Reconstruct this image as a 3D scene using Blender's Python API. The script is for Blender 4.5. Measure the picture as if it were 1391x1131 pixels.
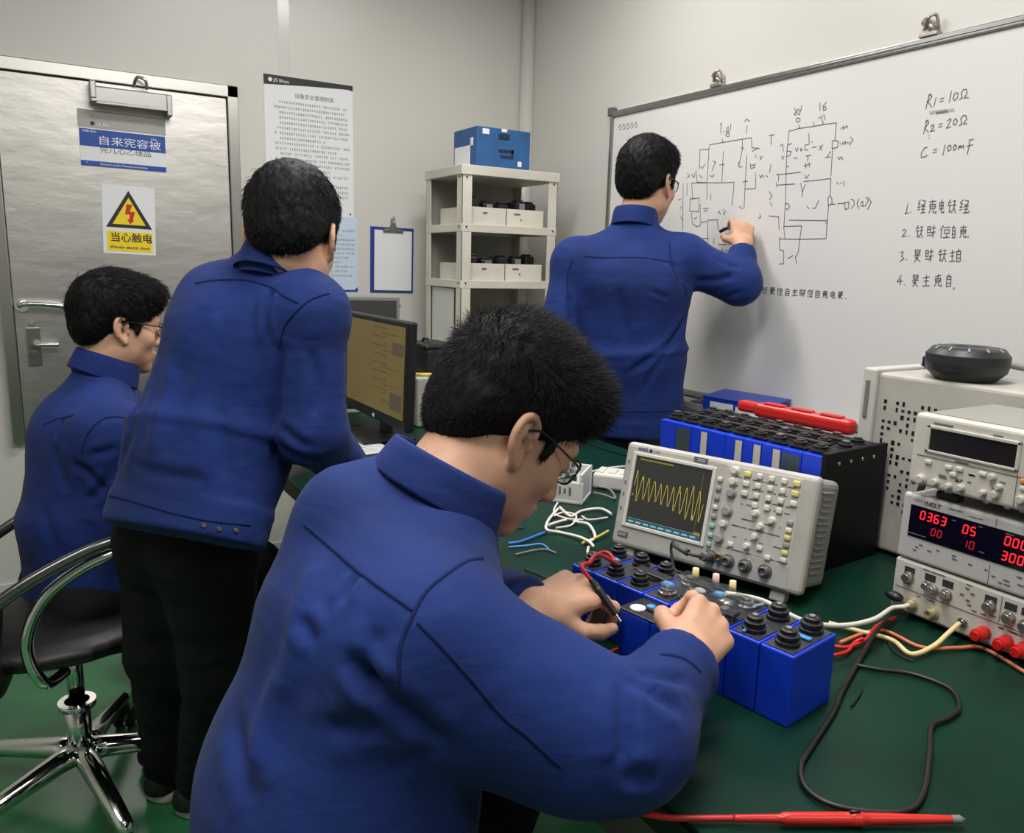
import bpy, bmesh, math, random
import numpy as np
from mathutils import Vector, Matrix, noise
from mathutils.bvhtree import BVHTree
SC = bpy.context.scene
COL = SC.collection
for o in list(bpy.data.objects): bpy.data.objects.remove(o)

# ------------------------------------------------------------------ camera
cam = bpy.data.cameras.new('camera'); cam_ob = bpy.data.objects.new('camera', cam); COL.objects.link(cam_ob)
cam.sensor_fit = 'HORIZONTAL'; cam.sensor_width = 36.0; cam.lens = 36.0*1077/1391; cam.clip_start = 0.02; cam.clip_end = 60
_r = Vector((0.8557, -0.5168, 0.0268)); _f = Vector((0.5120, 0.8381, -0.1888))
_f.normalize(); _r = (_r-_f*_r.dot(_f)).normalized(); _u = _r.cross(_f)
cam_ob.matrix_world = Matrix(((_r.x, _u.x, -_f.x, 0), (_r.y, _u.y, -_f.y, 0), (_r.z, _u.z, -_f.z, 1.33), (0, 0, 0, 1)))
SC.camera = cam_ob
# ------------------------------------------------------------------ world, lights, exposure
w = bpy.data.worlds.new('world'); SC.world = w; w.use_nodes = True
w.node_tree.nodes['Background'].inputs[0].default_value = (.8, .85, .9, 1); w.node_tree.nodes['Background'].inputs[1].default_value = .05
SC.view_settings.view_transform = 'Standard'; SC.view_settings.look = 'None'; SC.view_settings.exposure = 0.0; SC.view_settings.gamma = 1
SC.view_settings.use_curve_mapping = False
CEIL = 2.75
LAMPS = [(1.05, 2.15, .86), (0.95, 0.85, .75), (0.0, 0.55, .75), (-1.3, 1.5, .35), (0.7, -1.0, .42)]
for (lx, ly, pw) in LAMPS:
    ld = bpy.data.lights.new('ceiling_lamp_light', 'AREA'); ld.shape = 'RECTANGLE'; ld.size = 1.15; ld.size_y = .26
    ld.energy = 27*pw; ld.color = (1, .968, .965)
    lo = bpy.data.objects.new('ceiling_lamp_light', ld); COL.objects.link(lo); lo.location = (lx, ly, CEIL-.075)

# ------------------------------------------------------------------ materials
def lin(c):
    c = c/255.0
    return c/12.92 if c <= .04045 else ((c+.055)/1.055)**2.4
def rgb(*c): return (lin(c[0]), lin(c[1]), lin(c[2]), 1)
MATS = {}
def mat(name, c, rough=.5, metal=0.0, bump=0.0, bscale=200.0, var=0.0, vscale=8.0, emit=0.0, sheen=0.0, sss=0.0, coat=0.0, alpha=1.0, trans=0.0, c2=None, spec=None, bstretch=None, bdist=.002):
    if name in MATS: return MATS[name]
    m = bpy.data.materials.new(name); m.use_nodes = True; nt = m.node_tree; b = nt.nodes['Principled BSDF']
    col = rgb(*c); b.inputs['Base Color'].default_value = col; b.inputs['Roughness'].default_value = rough; b.inputs['Metallic'].default_value = metal
    if spec is not None: b.inputs['Specular IOR Level'].default_value = spec
    tc = nt.nodes.new('ShaderNodeTexCoord')
    if var or c2:
        nz = nt.nodes.new('ShaderNodeTexNoise'); nz.inputs['Scale'].default_value = vscale; nz.inputs['Detail'].default_value = 5
        nt.links.new(tc.outputs['Object'], nz.inputs['Vector'])
        rp = nt.nodes.new('ShaderNodeValToRGB')
        lo = rgb(*(c2 if c2 else tuple(max(0, v*(1-var)) for v in c))); hi = rgb(*(c if c2 else tuple(min(255, v*(1+var)) for v in c)))
        rp.color_ramp.elements[0].position = .35; rp.color_ramp.elements[1].position = .65
        rp.color_ramp.elements[0].color = lo; rp.color_ramp.elements[1].color = hi
        nt.links.new(nz.outputs['Fac'], rp.inputs[0]); nt.links.new(rp.outputs[0], b.inputs['Base Color'])
    if bump:
        nz = nt.nodes.new('ShaderNodeTexNoise'); nz.inputs['Scale'].default_value = bscale; nz.inputs['Detail'].default_value = 4
        src = tc.outputs['Object']
        if bstretch:
            mp = nt.nodes.new('ShaderNodeMapping'); mp.inputs['Scale'].default_value = bstretch; nt.links.new(src, mp.inputs[0]); src = mp.outputs[0]
        nt.links.new(src, nz.inputs['Vector'])
        bp = nt.nodes.new('ShaderNodeBump'); bp.inputs['Strength'].default_value = bump; bp.inputs['Distance'].default_value = bdist
        nt.links.new(nz.outputs['Fac'], bp.inputs['Height']); nt.links.new(bp.outputs[0], b.inputs['Normal'])
    if emit:
        b.inputs['Emission Color'].default_value = col; b.inputs['Emission Strength'].default_value = emit
    if sheen: b.inputs['Sheen Weight'].default_value = sheen; b.inputs['Sheen Roughness'].default_value = .5
    if sss:
        b.inputs['Subsurface Weight'].default_value = sss; b.inputs['Subsurface Radius'].default_value = (.9, .35, .2); b.inputs['Subsurface Scale'].default_value = .006
    if coat: b.inputs['Coat Weight'].default_value = coat; b.inputs['Coat Roughness'].default_value = .15
    if trans: b.inputs['Transmission Weight'].default_value = trans; b.inputs['IOR'].default_value = 1.45
    if alpha < 1: b.inputs['Alpha'].default_value = alpha
    MATS[name] = m; return m

# ------------------------------------------------------------------ object helpers
def V(*a): return np.array(a if len(a) > 1 else a[0], float)
def nrm(v): v = np.asarray(v, float); return v/max(1e-12, np.linalg.norm(v))
def link(name, me, m, parent=None):
    o = bpy.data.objects.new(name, me); COL.objects.link(o)
    ms = m if isinstance(m, (list, tuple)) else [m]
    for x in ms: me.materials.append(x)
    if parent is not None: o.parent = parent
    return o
def tag(o, label, cat, group=None, kind=None):
    if label: o['label'] = label
    if cat: o['category'] = cat
    if group: o['group'] = group
    if kind: o['kind'] = kind
    return o
def struct(o): o['kind'] = 'structure'; return o
def thing(name, label, cat, loc=(0, 0, 0), rz=0, group=None):
    o = bpy.data.objects.new(name, None); COL.objects.link(o); o.location = loc; o.rotation_euler = (0, 0, rz); o.empty_display_size = .02
    return tag(o, label, cat, group)
class MB:
    """collects shapes into one mesh; idx = material slot"""
    def __init__(s): s.bm = bmesh.new()
    def _fin(s, vs, idx, smooth=False):
        fs = set(f for v in vs for f in v.link_faces)
        for f in fs: f.material_index = idx; f.smooth = smooth
        return vs
    def box(s, c, d, bev=0.0, rot=None, idx=0, seg=2):
        r = bmesh.ops.create_cube(s.bm, size=1); vs = r['verts']
        bmesh.ops.scale(s.bm, vec=d, verts=vs)
        if bev > 0:
            es = list(set(e for v in vs for e in v.link_edges))
            rb = bmesh.ops.bevel(s.bm, geom=es, offset=min(bev, min(d)*.49), segments=seg, affect='EDGES', profile=.5)
            vs = list(set(v for f in rb['faces'] for v in f.verts) | set(v for v in vs if v.is_valid))
        M = Matrix.Translation(c) @ (rot.to_4x4() if rot is not None else Matrix())
        bmesh.ops.transform(s.bm, matrix=M, verts=vs)
        s._fin(vs, idx); return s
    def cyl(s, a, b, r, r2=None, n=20, idx=0, cap=True, bev=0.0):
        a = Vector(a); b = Vector(b); d = b-a; r2 = r if r2 is None else r2
        rr = bmesh.ops.create_cone(s.bm, cap_ends=cap, segments=n, radius1=r, radius2=r2, depth=d.length)
        vs = rr['verts']
        q = Vector((0, 0, 1)).rotation_difference(d.normalized())
        bmesh.ops.transform(s.bm, matrix=Matrix.Translation((a+b)/2) @ q.to_matrix().to_4x4(), verts=vs)
        for f in set(f for v in vs for f in v.link_faces): f.material_index = idx; f.smooth = len(f.verts) == 4
        return s
    def lathe(s, o, axis, prof, n=28, idx=0):
        """prof: list of (radius, height along axis)"""
        ax = Vector(axis).normalized(); u = ax.orthogonal().normalized(); v = ax.cross(u); o = Vector(o); rings = []
        pp = [prof[0]]
        for p0, p1 in zip(prof, prof[1:]):      # keep the corners crisp under smooth shading
            for t in (.1, .9): pp.append((p0[0]+(p1[0]-p0[0])*t, p0[1]+(p1[1]-p0[1])*t))
            pp.append(p1)
        prof = pp
        for (r, h) in prof:
            if r < 1e-6: rings.append([s.bm.verts.new(o+ax*h)]); continue
            rings.append([s.bm.verts.new(o+ax*h+(u*math.cos(2*math.pi*k/n)+v*math.sin(2*math.pi*k/n))*r) for k in range(n)])
        for A, B in zip(rings, rings[1:]):
            for k in range(n):
                k2 = (k+1) % n
                if len(A) == 1 and len(B) == 1: continue
                if len(A) == 1: f = s.bm.faces.new((A[0], B[k], B[k2]))
                elif len(B) == 1: f = s.bm.faces.new((A[k], B[0], A[k2]))
                else: f = s.bm.faces.new((A[k], B[k], B[k2], A[k2]))
                f.material_index = idx; f.smooth = True
        return s
    def sphere(s, c, r, sc=(1, 1, 1), n=16, idx=0, rot=None):
        rr = bmesh.ops.create_uvsphere(s.bm, u_segments=n, v_segments=max(6, n//2+2), radius=r); vs = rr['verts']
        bmesh.ops.scale(s.bm, vec=sc, verts=vs)
        bmesh.ops.transform(s.bm, matrix=Matrix.Translation(c) @ (rot.to_4x4() if rot is not None else Matrix()), verts=vs)
        s._fin(vs, idx, True); return s
    def tube(s, pts, r, n=8, idx=0, smooth=True, closed=False):
        """pts: polyline (resampled outside); r: float or list"""
        P = [Vector(p) for p in pts]; N = len(P); rings = []
        t0 = (P[1]-P[0]).normalized(); u = t0.orthogonal().normalized()
        for i in range(N):
            if closed: t = (P[(i+1) % N]-P[i-1]).normalized()
            else: t = ((P[min(i+1, N-1)]-P[max(i-1, 0)])).normalized()
            u = (u-t*u.dot(t)); u = u.normalized() if u.length > 1e-6 else t.orthogonal().normalized(); v = t.cross(u)
            rr = r[i] if isinstance(r, (list, tuple)) else r
            rings.append([s.bm.verts.new(P[i]+(u*math.cos(2*math.pi*k/n)+v*math.sin(2*math.pi*k/n))*rr) for k in range(n)])
        pairs = list(zip(rings, rings[1:])) + ([(rings[-1], rings[0])] if closed else [])
        for A, B in pairs:
            for k in range(n):
                f = s.bm.faces.new((A[k], A[(k+1) % n], B[(k+1) % n], B[k])); f.material_index = idx; f.smooth = smooth
        if not closed:
            for R_ in (rings[0][::-1], rings[-1]):
                f = s.bm.faces.new(R_); f.material_index = idx
        return s
    def poly(s, pts, idx=0):
        f = s.bm.faces.new([s.bm.verts.new(p) for p in pts]); f.material_index = idx; return s
    def prism(s, pts, ext, idx=0):
        """polygon pts extruded by vector ext"""
        e = Vector(ext); A = [s.bm.verts.new(p) for p in pts]; B = [s.bm.verts.new(Vector(p)+e) for p in pts]; n = len(A)
        for f in ([s.bm.faces.new(A[::-1]), s.bm.faces.new(B)] + [s.bm.faces.new((A[i], A[(i+1) % n], B[(i+1) % n], B[i])) for i in range(n)]): f.material_index = idx
        return s
    def build(s, name, m, parent=None):
        bmesh.ops.recalc_face_normals(s.bm, faces=s.bm.faces[:])
        me = bpy.data.meshes.new(name); s.bm.to_mesh(me); s.bm.free()
        return link(name, me, m, parent)
def crom(pts, n=8, closed=False):
    """Catmull-Rom resample"""
    P = [np.array(p, float) for p in pts]; out = []
    N = len(P)
    if N == 2 and not closed: return [P[0]+(P[1]-P[0])*t for t in np.linspace(0, 1, n+1)]
    for i in range(N if closed else N-1):
        if closed: a, b, c, d = P[i-1], P[i], P[(i+1) % N], P[(i+2) % N]
        else: a, b, c, d = P[max(i-1, 0)], P[i], P[i+1], P[min(i+2, N-1)]
        for k in range(n):
            t = k/n; out.append(.5*((2*b)+(-a+c)*t+(2*a-5*b+4*c-d)*t*t+(-a+3*b-3*c+d)*t**3))
    if not closed: out.append(P[-1])
    return out
def text_mesh(body, size, name, m, parent, mtx, align='LEFT', offset=0.0, ext=0.0, sx=1.0):
    cu = bpy.data.curves.new(name, 'FONT'); cu.body = body; cu.size = size; cu.align_x = align; cu.align_y = 'CENTER'; cu.offset = offset; cu.extrude = ext; cu.resolution_u = 3
    to = bpy.data.objects.new('text_tmp', cu); COL.objects.link(to)
    dg = bpy.context.evaluated_depsgraph_get(); me = bpy.data.meshes.new_from_object(to.evaluated_get(dg))
    bpy.data.objects.remove(to); bpy.data.curves.remove(cu)
    me.transform(mtx @ Matrix.Scale(sx, 4, (1, 0, 0))); me.materials.clear()
    return link(name, me, m, parent)
def frame(o, x, y):
    """4x4 with origin o, x and y axes"""
    x = Vector(x).normalized(); y = Vector(y); y = (y-x*y.dot(x)).normalized(); z = x.cross(y)
    return Matrix(((x.x, y.x, z.x, o[0]), (x.y, y.y, z.y, o[1]), (x.z, y.z, z.z, o[2]), (0, 0, 0, 1)))

# ------------------------------------------------------------------ implicit surfaces (bodies and clothes)
def E(c, r, k=.02, ax=None, sub=False):
    A = np.eye(3) if ax is None else np.array([nrm(x) for x in ax])
    return dict(t='E', c=V(c), r=V(r), A=A, k=k, sub=sub)
def C(a, b, ra, rb=None, u=None, k=.02, sub=False, cap=1.0):
    """cone; ra / rb floats, or (half width along u, half depth)"""
    rb = ra if rb is None else rb
    if not isinstance(ra, (tuple, list)): ra = (ra, ra)
    if not isinstance(rb, (tuple, list)): rb = (rb, rb)
    a = V(a); b = V(b); wv = nrm(b-a); u = np.array((0.3, .5, .8)) if u is None else V(u)
    u = u-wv*u.dot(wv); u = nrm(u); v = np.cross(wv, u)
    return dict(t='C', a=a, b=b, ra=V(ra), rb=V(rb), w=wv, L=np.linalg.norm(b-a), u=u, v=v, k=k, sub=sub, cap=cap, circ=abs(ra[0]-ra[1]) < 1e-9 and abs(rb[0]-rb[1]) < 1e-9)
def PL(p, n, k=.004): return dict(t='P', p=V(p), n=nrm(n), k=k, sub='cut')   # keep the side where n.(x-p) < 0
def pdist(q, P):
    if q['t'] == 'E':
        X = (P-q['c'])@q['A'].T; r = q['r']
        k0 = np.sqrt(((X/r)**2).sum(1)); k1 = np.sqrt(((X/(r*r))**2).sum(1))
        return np.where(k0 < 1, (k0-1)*r.min(), k0*(k0-1)/np.maximum(k1, 1e-9))
    if q['t'] == 'P': return (P-q['p'])@q['n']
    X = P-q['a']; h = X@q['w']; t = np.clip(h/q['L'], 0, 1)
    if q['circ']:
        D = X-np.outer(t*q['L'], q['w'])
        return np.sqrt((D*D).sum(1))-(q['ra'][0]+(q['rb'][0]-q['ra'][0])*t)
    s = h-t*q['L']; x = X@q['u']; y = X@q['v']
    A = q['ra'][0]+(q['rb'][0]-q['ra'][0])*t; B = q['ra'][1]+(q['rb'][1]-q['ra'][1])*t; c = np.minimum(A, B)*q['cap']
    k0 = np.sqrt((x/A)**2+(y/B)**2+(s/c)**2); k1 = np.sqrt((x/A**2)**2+(y/B**2)**2+(s/c**2)**2)
    return np.where(k0 < 1, (k0-1)*np.minimum(A, B), k0*(k0-1)/np.maximum(k1, 1e-9))
def sdf(prims, P):
    d = np.full(len(P), 1.0)
    for q in prims:
        e = pdist(q, P); k = q['k']
        if not q['sub']:
            h = np.clip(.5+.5*(d-e)/k, 0, 1); d = d*(1-h)+e*h-k*h*(1-h)
        else:
            if q['sub'] is True: e = -e
            h = np.clip(.5-.5*(d-e)/k, 0, 1); d = d*(1-h)+e*h+k*h*(1-h)
    return d
def bounds(prims):
    lo = np.full(3, 9e9); hi = -lo
    for q in prims:
        if q['sub']: continue
        if q['t'] == 'E': r = q['r'].max(); ps = [(q['c'], r)]
        else: ps = [(q['a'], q['ra'].max()), (q['b'], q['rb'].max())]
        for c, r in ps: lo = np.minimum(lo, c-r-.03); hi = np.maximum(hi, c+r+.03)
    return lo, hi
def sdf_arrays(prims, h, N=12):
    lo, hi = bounds(prims); nb = np.ceil((hi-lo)/(h*N)).astype(int)+1
    G = np.stack(np.meshgrid(*[np.arange(n) for n in nb], indexing='ij'), -1).reshape(-1, 3)
    cen = lo+(G+.5)*(h*N); R = h*N*.5*math.sqrt(3); dc = sdf(prims, cen)
    G = G[np.abs(dc) < R*1.6+.012]
    S = (nb+2)*N; off = np.stack(np.meshgrid(*[np.arange(N+1)]*3, indexing='ij'), -1).reshape(-1, 3)
    keys = []; pos = []; quads = []
    def key(g): return ((g[..., 0]+1)*S[1]+(g[..., 1]+1))*S[2]+(g[..., 2]+1)
    ce = [(np.array(a), np.array(b)) for a, b in (((0,0,0),(1,0,0)),((0,1,0),(1,1,0)),((0,0,1),(1,0,1)),((0,1,1),(1,1,1)),((0,0,0),(0,1,0)),((1,0,0),(1,1,0)),((0,0,1),(0,1,1)),((1,0,1),(1,1,1)),((0,0,0),(0,0,1)),((1,0,0),(1,0,1)),((0,1,0),(0,1,1)),((1,1,0),(1,1,1)))]
    for g in G:
        c = lo+(g+.5)*(h*N)
        sel = [q for q in prims if q['sub'] == 'cut' or pdist(q, c[None])[0] < R*1.7+2*q['k']+.01]
        if not any(not q['sub'] for q in sel): continue
        P = lo+(g*N+off)*h; D = sdf(sel, P).reshape(N+1, N+1, N+1); Sg = D < 0
        if Sg.all() or not Sg.any(): continue
        cnt = np.zeros((N, N, N)); acc = np.zeros((N, N, N, 3))
        base = np.stack(np.meshgrid(*[np.arange(N)]*3, indexing='ij'), -1)
        for a, b in ce:
            da = D[a[0]:a[0]+N, a[1]:a[1]+N, a[2]:a[2]+N]; db = D[b[0]:b[0]+N, b[1]:b[1]+N, b[2]:b[2]+N]
            m = (da < 0) != (db < 0)
            t = np.where(m, da/np.where(m, da-db, 1), 0)
            acc += np.where(m[..., None], a+(b-a)*t[..., None], 0); cnt += m
        act = cnt > 0; ii = base[act]; gi = g*N+ii
        keys.append(key(gi)); pos.append(lo+(gi+acc[act]/cnt[act][:, None])*h)
        for ax in range(3):
            e = np.zeros(3, int); e[ax] = 1
            s0 = Sg[:N, :N, :N]; s1 = Sg[e[0]:e[0]+N, e[1]:e[1]+N, e[2]:e[2]+N]
            m = s0 != s1
            if not m.any(): continue
            q = g*N+base[m]; o1 = np.zeros(3, int); o1[(ax+1) % 3] = 1; o2 = np.zeros(3, int); o2[(ax+2) % 3] = 1
            F = np.stack([key(q-o1-o2), key(q-o2), key(q), key(q-o1)], 1)
            fl = ~s0[m]; F[fl] = F[fl][:, ::-1]
            quads.append(F)
    keys = np.concatenate(keys); pos = np.concatenate(pos); quads = np.concatenate(quads)
    od = np.argsort(keys); ks = keys[od]; pos = pos[od]
    ix = np.searchsorted(ks, quads); ix = np.minimum(ix, len(ks)-1); ok = (ks[ix] == quads).all(1)
    return pos, ix[ok]
def vnormals(Vs, F):
    n = np.cross(Vs[F[:, 2]]-Vs[F[:, 0]], Vs[F[:, 3]]-Vs[F[:, 1]]); N = np.zeros_like(Vs)
    for k in range(4):
        for a in range(3): N[:, a] += np.bincount(F[:, k], n[:, a], len(Vs))
    return N/np.maximum(np.linalg.norm(N, axis=1), 1e-12)[:, None]
def relax(Vs, F, it=1, w=.5):
    for _ in range(it):
        A = np.zeros_like(Vs); c = np.zeros(len(Vs))
        for k in range(4):
            i, j = F[:, k], F[:, (k+1) % 4]
            for a in range(3): A[:, a] += np.bincount(i, Vs[j, a], len(Vs))+np.bincount(j, Vs[i, a], len(Vs))
            c += np.bincount(i, minlength=len(Vs))+np.bincount(j, minlength=len(Vs))
        Vs = Vs*(1-w)+w*A/np.maximum(c, 1)[:, None]
    return Vs
def arr_mesh(name, Vs, F, smooth=True):
    me = bpy.data.meshes.new(name); n = F.shape[1]
    me.vertices.add(len(Vs)); me.vertices.foreach_set('co', Vs.astype(np.float32).ravel())
    me.loops.add(F.size); me.loops.foreach_set('vertex_index', F.astype(np.int32).ravel())
    me.polygons.add(len(F)); me.polygons.foreach_set('loop_start', np.arange(0, F.size, n, dtype=np.int32)); me.polygons.foreach_set('loop_total', np.full(len(F), n, np.int32))
    me.update(calc_edges=True); me.polygons.foreach_set('use_smooth', np.full(len(F), smooth)); me.validate()
    return me
def seg_poly_dist(Vs, pts):
    best = np.full(len(Vs), 9.0); tt = np.zeros(len(Vs)); n = len(pts)-1
    for i in range(n):
        a = V(pts[i]); b = V(pts[i+1]); ba = b-a
        t = np.clip((Vs-a)@ba/max(1e-12, ba@ba), 0, 1); d = np.linalg.norm(Vs-a-t[:, None]*ba, axis=1)
        m = d < best; best[m] = d[m]; tt[m] = (i+t[m])/n
    return best, tt
def hsh(i, seed):
    x = (i[..., 0]*374761393+i[..., 1]*668265263+i[..., 2]*2147483647+seed*974711) & 0x7fffffff
    x = ((x ^ (x >> 13))*1274126177) & 0x7fffffff; x ^= x >> 16
    return (x & 0xffff)/65535.0*2-1
def vnoise(P, seed=0):
    i = np.floor(P).astype(np.int64); f = P-i; f = f*f*(3-2*f); out = 0
    for a in (0, 1):
        for b in (0, 1):
            for c in (0, 1):
                out = out+hsh(i+np.array((a, b, c)), seed)*(f[:, 0] if a else 1-f[:, 0])*(f[:, 1] if b else 1-f[:, 1])*(f[:, 2] if c else 1-f[:, 2])
    return out
def fold_disp(folds=(), wr=()):
    """folds: (polyline, width, amp); wr: (amplitude, scale xyz along axes, axes, seed) cloth noise"""
    def f(Vs, N):
        d = np.zeros(len(Vs))
        for (amp, sc, ax, seed) in wr:
            A = np.eye(3) if ax is None else np.array([nrm(a) for a in ax])
            n = vnoise((Vs@A.T)*np.array(sc), seed)+.5*vnoise((Vs@A.T)*np.array(sc)*2.1+7.3, seed+5)
            d += amp*(1-np.abs(n)*1.6)
        for (pts, wd, amp) in folds:
            wd = wd*.72; amp = amp*.9
            pts = [p for p in pts if p is not None]
            if len(pts) < 2: continue
            pts = crom(pts, 5) if len(pts) > 2 else pts
            ds, t = seg_poly_dist(Vs, pts)
            d += amp*(np.exp(-(ds/wd)**2)-.45*np.exp(-((ds-2*wd)/(1.15*wd))**2))*np.clip(np.sin(np.pi*np.clip(t, .03, .97))*1.8, 0, 1)
        return Vs+N*d[:, None]
    return f
REG = {}
def sdf_obj(name, prims, h, m, parent=None, disp=None, rl=1, reg=None):
    Vs, F = sdf_arrays(prims, h)
    if rl: Vs = relax(Vs, F, rl)
    if reg: REG[reg] = (Vs.copy(), F)
    if disp: Vs = disp(Vs, vnormals(Vs, F))
    return link(name, arr_mesh(name, Vs, F), m, parent)
def seam_strip(name, jacket, pts, m, wd=.004, parent=None, lift=.0012, n=10):
    """a stitched seam: flat ribbon laid on the jacket surface"""
    pts = [p for p in pts if p is not None]
    if len(pts) < 2: return None
    me = jacket.data; bv = BVHTree.FromPolygons([v.co[:] for v in me.vertices], [p.vertices[:] for p in me.polygons])
    P = crom(pts, n); q = []
    for p in P:
        lo, no, ix, ds = bv.find_nearest(Vector(p)); q.append((lo+no*lift, no))
    b = bmesh.new(); prev = None
    for i, (p, no) in enumerate(q):
        t = (q[min(i+1, len(q)-1)][0]-q[max(i-1, 0)][0]).normalized(); s = t.cross(no).normalized()
        row = [b.verts.new(p+s*wd-no*.002), b.verts.new(p+s*wd*.6+no*.0004), b.verts.new(p-s*wd*.6+no*.0004), b.verts.new(p-s*wd-no*.002)]
        if prev:
            for k in range(3):
                f = b.faces.new((prev[k], prev[k+1], row[k+1], row[k])); f.smooth = True
        prev = row
    mm = bpy.data.meshes.new(name); b.to_mesh(mm); b.free()
    return link(name, mm, m, parent)


# ------------------------------------------------------------------ the room
M_WALL = mat('wall_paint', (206, 204, 197), .32, bump=.06, bscale=6, spec=.4)
M_CEIL = mat('ceiling_paint', (215, 214, 208), .8)
M_FLOOR = mat('green_floor', (56, 128, 80), .24, bump=.05, bscale=14, c2=(46, 108, 68), vscale=3.0, coat=.15)
M_STEEL = mat('brushed_steel', (205, 202, 196), .38, 1.0, bump=.12, bscale=5, bstretch=(1, 1, 2.2), bdist=.02)
M_STEELF = mat('steel_frame', (186, 184, 178), .3, 1.0, bump=.05, bscale=12)
M_CHROME = mat('chrome', (225, 225, 222), .09, 1.0)
M_ALU = mat('aluminium', (168, 167, 165), .32, 1.0)
M_WHITE = mat('white_paper', (226, 227, 228), .6)
M_INK = mat('black_ink', (34, 34, 38), .6)
M_GREYINK = mat('grey_ink', (105, 105, 110), .7)
M_BLACK = mat('black_plastic', (22, 22, 24), .42)
M_DARK = mat('dark_grey_plastic', (52, 52, 54), .5)
M_BLUE = mat('sign_blue', (22, 70, 160), .4)
M_YEL = mat('sign_yellow', (240, 212, 30), .45)
M_RED = mat('red_paint', (190, 40, 25), .45)
M_BEIGE = mat('shelf_enamel', (206, 202, 188), .45, var=.05, vscale=5)
M_BEIGEF = mat('instrument_front', (206, 202, 190), .5, var=.03, vscale=12)
M_OFFW = mat('instrument_case', (180, 177, 167), .5, var=.04, vscale=14)
M_GLASSY = mat('lamp_diffuser', (255, 250, 240), .5, emit=3.0)

YB = 3.37; XR = 2.1; XL = -2.7; YF = -2.4
def slab(name, c, d, m): return struct(MB().box(c, d).build(name, m))
slab('floor', ((XL+XR)/2, (YF+YB)/2, -.05), (XR-XL+.2, YB-YF+.2, .1), M_FLOOR)
slab('ceiling', ((XL+XR)/2, (YF+YB)/2, CEIL+.05), (XR-XL+.2, YB-YF+.2, .1), M_CEIL)
slab('wall_back', ((XL+XR)/2, YB+.05, CEIL/2), (XR-XL+.2, .1, CEIL), M_WALL)
slab('wall_right', (XR+.05, (YF+YB)/2, CEIL/2), (.1, YB-YF, CEIL), M_WALL)
slab('wall_left', (XL-.05, (YF+YB)/2, CEIL/2), (.1, YB-YF, CEIL), M_WALL)
slab('wall_front', ((XL+XR)/2, YF-.05, CEIL/2), (XR-XL+.2, .1, CEIL), M_WALL)
# rounded cove that covers the corner between the back wall and the right wall
b = MB(); b.tube([(XR-.022, YB-.022, .0), (XR-.022, YB-.022, CEIL)], .034, 20); struct(b.build('trim_1', M_WALL))
b = MB(); b.box((.949, YB-.0005, 1.4), (.046, .001, 2.7)); struct(b.build('trim_2', mat('joint_strip', (205, 204, 198), .2, spec=.6)))
b = MB(); b.box(((XL+XR)/2, YB-.006, .05), (XR-XL, .012, .1)); struct(b.build('baseboard_back', M_WALL))
b = MB(); b.box((XR-.006, (YF+YB)/2, .05), (.012, YB-YF-.03, .1)); struct(b.build('baseboard_right', M_WALL))

for i, (lx, ly, pw) in enumerate(LAMPS):
    t = thing('ceiling_light', None, 'ceiling light', (lx, ly, CEIL), 0, 'ceiling panel lights')
    t['label'] = 'white rectangular ceiling panel light above the workshop, out of the picture'
    b = MB()
    for s in (-1, 1): b.box((s*.615, 0, -.03), (.03, .32, .06), .004); b.box((0, s*.145, -.03), (1.23, .03, .06), .004)
    b.build('light_frame', M_OFFW, t)
    MB().box((0, 0, -.02), (1.2, .27, .02)).build('diffuser', M_GLASSY, t)

# ---- stainless door
door = bpy.data.objects.new('door_1', None); COL.objects.link(door); struct(door); door.location = (.335, YB, .64)
def dl(x, y, z): return (x-.335, y-YB, z-.64)
b = MB(); b.box(dl(.335, YB-.012, 1.285), (.758, .022, 1.285), .002); leaf = b.build('door_leaf', M_STEEL, door)
b = MB()
for (x0, x1, z0, z1) in ((-.085, -.046, .64, 1.974), (.716, .757, .64, 1.974), (-.085, .757, 1.930, 1.974)):
    b.box(dl((x0+x1)/2, YB-.018, (z0+z1)/2), (x1-x0, .034, z1-z0), .003)
b.build('door_frame', M_STEELF, door)
b = MB(); b.box(dl(.376, YB-.05, 1.878), (.27, .055, .058), .006); b.box(dl(.376, YB-.08, 1.85), (.235, .012, .012), .003); b.box(dl(.50, YB-.05, 1.868), (.02, .06, .075), .004); b.box(dl(.252, YB-.05, 1.893), (.02, .06, .06), .004)
clo = b.build('door_closer', M_ALU, door)
b = MB(); b.tube(crom([dl(.39, YB-.03, 1.93), dl(.40, YB-.06, 1.955), dl(.425, YB-.07, 1.945), dl(.43, YB-.05, 1.92)], 6), .006); b.build('closer_arm', M_CHROME, clo)
b = MB(); b.tube(crom([dl(-.025, YB-.02, 1.135), dl(-.02, YB-.06, 1.143), dl(.03, YB-.066, 1.145), dl(.1, YB-.066, 1.138), dl(.105, YB-.06, 1.128)], 6), .009); b.cyl(dl(-.02, YB-.02, 1.138), dl(-.02, YB-.034, 1.138), .022)
b.build('pull_handle', M_CHROME, door)
b = MB(); b.box(dl(.008, YB-.026, .99), (.044, .008, .14), .003)
for k in range(2): b.cyl(dl(.008, YB-.028, 1.0-.035*k), dl(.008, YB-.04, 1.0-.035*k), .011)
lp = b.build('lock_plate', M_ALU, door)
b = MB(); b.tube(crom([dl(.01, YB-.03, 1.0), dl(.015, YB-.06, 1.0), dl(.04, YB-.064, 1.0), dl(.085, YB-.062, .998)], 6), .008); b.build('door_handle', M_CHROME, lp)
b = MB(); b.cyl(dl(.008, YB-.02, 1.075), dl(.008, YB-.034, 1.075), .008); b.build('keyhole', M_CHROME, door)

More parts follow.
